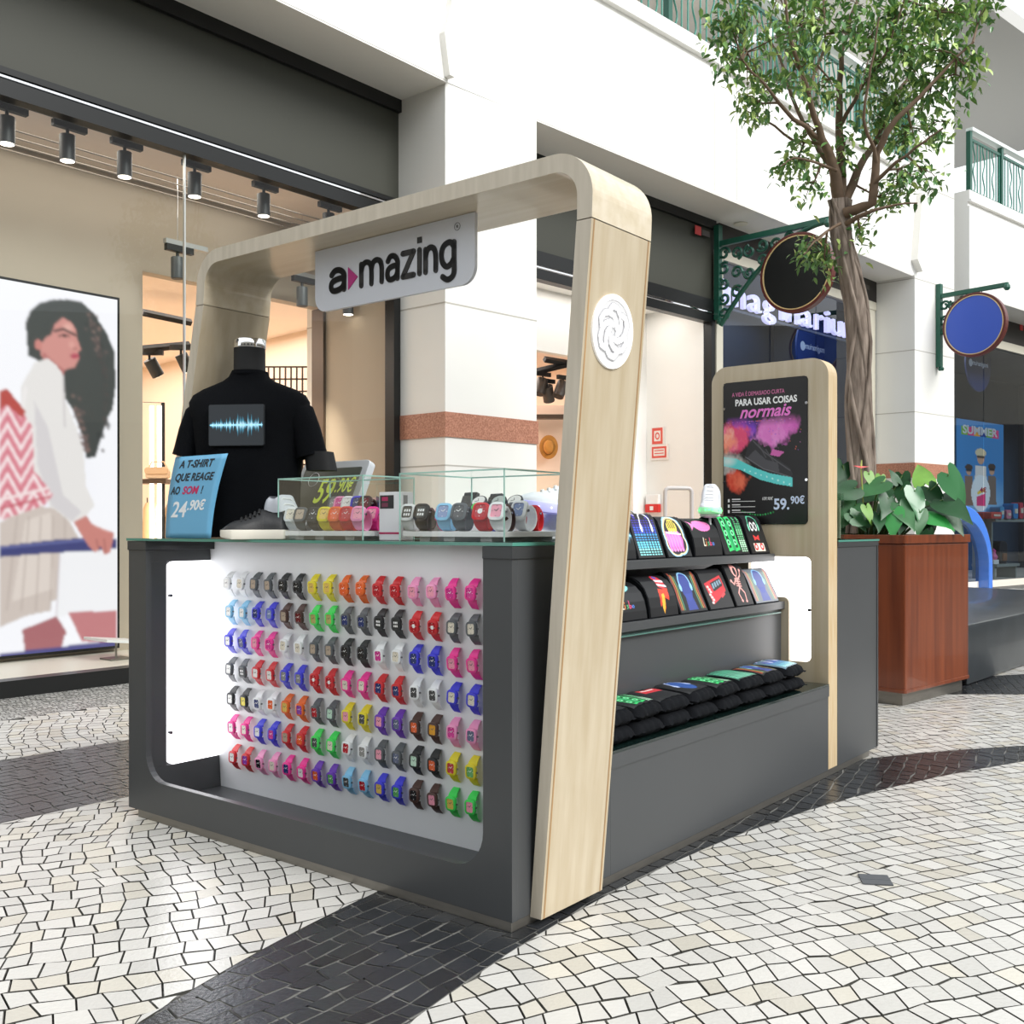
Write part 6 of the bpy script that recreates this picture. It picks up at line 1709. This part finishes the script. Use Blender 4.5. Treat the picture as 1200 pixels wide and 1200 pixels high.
for cx, cyy, k, c in ((.25, .62, .8, '#8a6f5c'), (.5, .5, 1.15, '#e6e0d8'), (.74, .6, .85, '#7a6a5e')):
    pp.ell(cx, cyy-.1*k, .07*k, .07*k, '#c99d80'); pp.ell(cx, cyy-.14*k, .1*k, .04*k, '#d9c9a4' if k > 1 else '#4a3a30'); pp.poly([(cx-.12*k, cyy+.3), (cx-.1*k, cyy-.02), (cx+.1*k, cyy-.02), (cx+.12*k, cyy+.3)], c); pp.line([(cx-.06*k, cyy-.1*k), (cx+.06*k, cyy-.1*k)], .025, '#26262a')
pp.ell(.5, .78, .2, .2, '#eaf1f2', .95); pp.poly([(.42, .82), (.6, .78), (.6, .92), (.42, .92)], '#e0457c'); pp.poly([(.42, .8), (.6, .76), (.58, .72), (.44, .76)], '#f4d04a')
for k, c in enumerate(('#7fb23c', '#e0457c', '#e8a530', '#1f3f8a', '#7fb23c', '#e0457c')): pp.poly([(.1+.13*k, .07), (.24+.13*k, .07), (.24+.13*k, .16), (.1+.13*k, .16)], c)
pp.build('picture', lambda u, v: (u*PW, .0008, (1-v)*PH), attr_mat('poster_paper', .5, emit=.2), sm_)
m = MB(); m.text('SUMMER', .2, lambda a, b, h: (PW*.12+a, -h-.0005, PH*.855+b), 0, .002, 0, .006, width=PW*.74); m.build('lettering', white_plastic, sm_)
m = MB(); m.text('4€', .12, lambda a, b, h: (PW*.48+a, -h-.0005, PH*.23+b), 0, .002, 0, .004, width=PW*.14); m.build('lettering', mat('print_magenta'), sm_)
shs = []
for py, lab, px0, px1, t in ((608, 'upper grey toy shelf in the right window', 1152, 1240, .35), (661, 'lower grey toy shelf in the right window', 1155, 1182, .3)):
    a_, z_ = B3.on(px0, py, t); b_, _ = B3.on(px1, py, t)
    o = thing('toy_shelf', lab, 'shelf', B3.pt(a_, t, .1205), B3.rot)
    MB().box(0, b_-a_, -.2, .25, z_-.17, z_-.1205).build('board', mat('shelf_grey', '#9aa09a', .4), o)
    for q in (.03, b_-a_-.03): MB().box(q-.02, q+.02, -.15, .2, 0, z_-.17).build('leg', mat('shelf_grey'), o)
toys = [('toy_box', 'flat red and orange toy box on the upper toy shelf', 1158, 608, .42, .3, .12, '#d8584e'), ('toy_box', 'pink toy case under the red box end of upper shelf', 1176, 608, .2, .2, .16, '#e58fa4'), ('toy_car', 'light blue toy in the middle of the upper toy shelf', 1168, 608, .16, .2, .22, '#5aa9d8'), ('toy_bag', 'bright blue toy bag at the upper shelf front', 1184, 608, .2, .2, .28, '#3f8fd0'), ('toy_bag', 'red and white striped toy bag on the upper shelf', 1192, 608, .16, .16, .3, '#d8485a'), ('toy_box', 'pale pink toy box at the right end of the upper shelf', 1199, 608, .18, .18, .22, '#f0b0bc')]
for nm, lab, px, py, w, d_, h, c in toys:
    a_, z_ = B3.on(px, py, .2)
    o = thing(nm, lab, 'toy', B3.pt(a_, .2, z_+.0005), B3.rot)
    MB().prism(rrect(-w/2, w/2, 0, h, min(.04, h*.3), 4), -d_/2, d_/2, XZ).build('body', mat('toy_'+c[1:], c, .35), o, bevel=.012)
    MB().prism(rrect(-w*.3, w*.3, h*.35, h*.65, .015, 3), -d_/2-.012, -d_/2+.004, XZ).build('patch', mat('toy_patch_'+c[1:], '#f1e6d0' if c != '#f0b0bc' else '#d86a86', .4), o)
a_, z_ = B3.on(1170, 661, .3)
o = thing('toy_backpack', 'dark toy backpack with orange patch on the lower toy shelf', 'bag', B3.pt(a_, .3, z_+.0005), B3.rot)
MB().prism(rrect(-.16, .16, 0, .42, .1, 5), -.1, .1, XZ).build('body', mat('bag_black', '#23242a', .6), o, bevel=.03); MB().prism(rrect(-.08, .08, .06, .2, .03, 4), -.125, -.09, XZ).build('pocket', mat('bag_brown', '#7a4a2c', .6), o, bevel=.01)
a_, z_ = B3.on(1158, 661, .3)
o = thing('toy_doll_box', 'pink toy with white base on the lower toy shelf', 'toy', B3.pt(a_+.02, .22, z_+.0005), B3.rot)
MB().box(-.1, .1, -.06, .06, 0, .08).build('base', white_plastic, o, bevel=.008); MB().lathe([(.06, .081), (.08, .13), (.04, .2), (.05, .24), (.01, .28)], 14).build('figure', mat('toy_pink', '#e25aa0', .4), o, smooth=50)

reflection_navy = mat('reflection_navy', '#1f3a78', .4)  # sign reflections in the window glass, modelled as hung discs with reversed lettering
for lab, b, px, py, t, R, zoff, tw_ in (('navy disc imitating a sign reflection, mirrored pale lettering behind the toy shop glass', B2, 952, 410, .75, .5, .02, .62), ('dark navy disc imitating a sign reflection, mirrored lettering, right window under the blue sign', B3, 1146, 427, .6, .5, .0, .62)):
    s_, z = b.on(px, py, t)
    o = thing('reflected_sign_disc', lab, 'sign', b.pt(s_, t, z), b.rot)
    MB().prism([(R*math.cos(q*PI/24), R*math.sin(q*PI/24)) for q in range(48)], -.015, .015, XZ).build('disc', reflection_navy, o, bevel=.004)
    m = MB(); m.text('imaginarium', .13, lambda a, b_, h: (.38-a, -.0155-h, b_-.03+zoff), 0, .002, 0, .001, width=tw_); m.build('mirrored_lettering', mat('reflection_pale', '#b9c6da', .5, emit=.25), o)
    m = MB(); m.prism([(-.32+.07*math.cos(q*PI/12), .0+zoff+.07*math.sin(q*PI/12)) for q in range(24)], -.018, -.0155, XZ); m.build('pale_dot', mat('reflection_pale'), o)
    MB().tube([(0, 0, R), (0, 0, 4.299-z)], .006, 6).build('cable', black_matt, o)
# ================================================================ GALLERY RAILINGS
def railing(lab, b, s0, s1, t, z0, z1, n, npost):
    o = thing('balcony_railing', lab, 'railing', b.pt(s0, t, z0), b.rot)
    L = s1-s0; h = z1-z0
    MB().box(0, L, -.06, .06, h-.06, h).build('handrail', mat('rail_white', '#e4ecea', .4), o, bevel=.01)
    MB().box(0, L, -.02, .02, .03, .08).build('bottom_rail', green_iron, o); MB().box(0, L, -.02, .02, h-.2, h-.16).build('upper_rail', green_iron, o)
    for k in range(npost+1): MB().box(L*k/npost-.035, L*k/npost+.035, -.035, .035, 0, h-.061).build('post', green_iron, o)
    gm = mat('baluster_green', '#3f8676', .35)
    me1 = MB().tube([(0, 0, .08), (0, 0, h-.2)], .011, 6).mesh('baluster', gm, 60)
    me2 = MB().tube([(.035*math.sin(z*2*PI/.42), 0, .08+z) for z in np.linspace(0, h-.28, 16)], .011, 6).mesh('baluster', gm, 60)
    for k in range(n):
        link_mesh('baluster', me2 if k % 3 == 1 else me1, o, (L*(k+.5)/n, 0, 0))
railing('long green and white railing on the gallery above the middle shop', B2, .7, 8.0, -.48, 6.301, 7.33, 62, 5)
railing('green gallery railing at the upper right beyond the far pillar', B3, .75, 5.2, -.48, 6.301, 7.36, 40, 4)

# ================================================================ STONE BENCH AND SMALL FITTINGS
m = MB(); m.prism([(2.98, 6.76), (5.8, 9.95), (4.7, 11.3), (2.4, 8.3)], .0, .40, XY)
o = m.build('stone_bench', mat('dark_stone', '#363b3f', .28, noise=.35, nscale=4, coat=.2), None, bevel=.03, smooth=40); tag(o, 'low dark polished stone bench behind the wooden planter', 'bench')
dn = MB().lathe([(.085, 0), (.085, .01), (.06, .012)], 24).build('ceiling_downlight', mat('downlight_cream', '#e9e4d4', .5), None, loc=(lambda r: Vector((r.x*(4.684-EYE)/r.z, (4.684-EYE)/r.z, 4.672)))(ray(868, 262))); tag(dn, 'round cream downlight in the soffit above the green bracket', 'downlight')
for lab, b, px, py, t, tw in (('small red sticker on the dark header beside the arch', B2, 818, 270, -.066, 'x'), ('small red sticker on black band above the toy shop', B2, 1010, 334, -.056, 'y'), ('small red sticker on black band at the right edge', B3, 1197, 384, -.056, 'z')):
    s_, z = b.on(px, py, t)
    o = thing('sticker', lab, 'sticker', b.pt(s_, t, z), b.rot)
    MB().box(-.06, .06, -.004, .004, -.05, .05).build('red_square', mat('sticker_red', '#c93a3a', .5), o); MB().box(.08, .24, -.003, .003, -.035, .03).build('grey_text', mat('sticker_grey', '#4d4743', .5), o)
m = MB(); m.box(0, .085, 0, .085, 0, .0035); m.box(.0, .085, .038, .046, .0035, .004)
fp = Vector((1.02, 3.0, .0015)); m.build('floor_plate', mat('slate', '#4f5256', .6), None, loc=fp, rotz=-.15)
o = bpy.data.objects['floor_plate']; tag(o, 'small dark slate insert in the white paving right of the kiosk', 'floor plate')
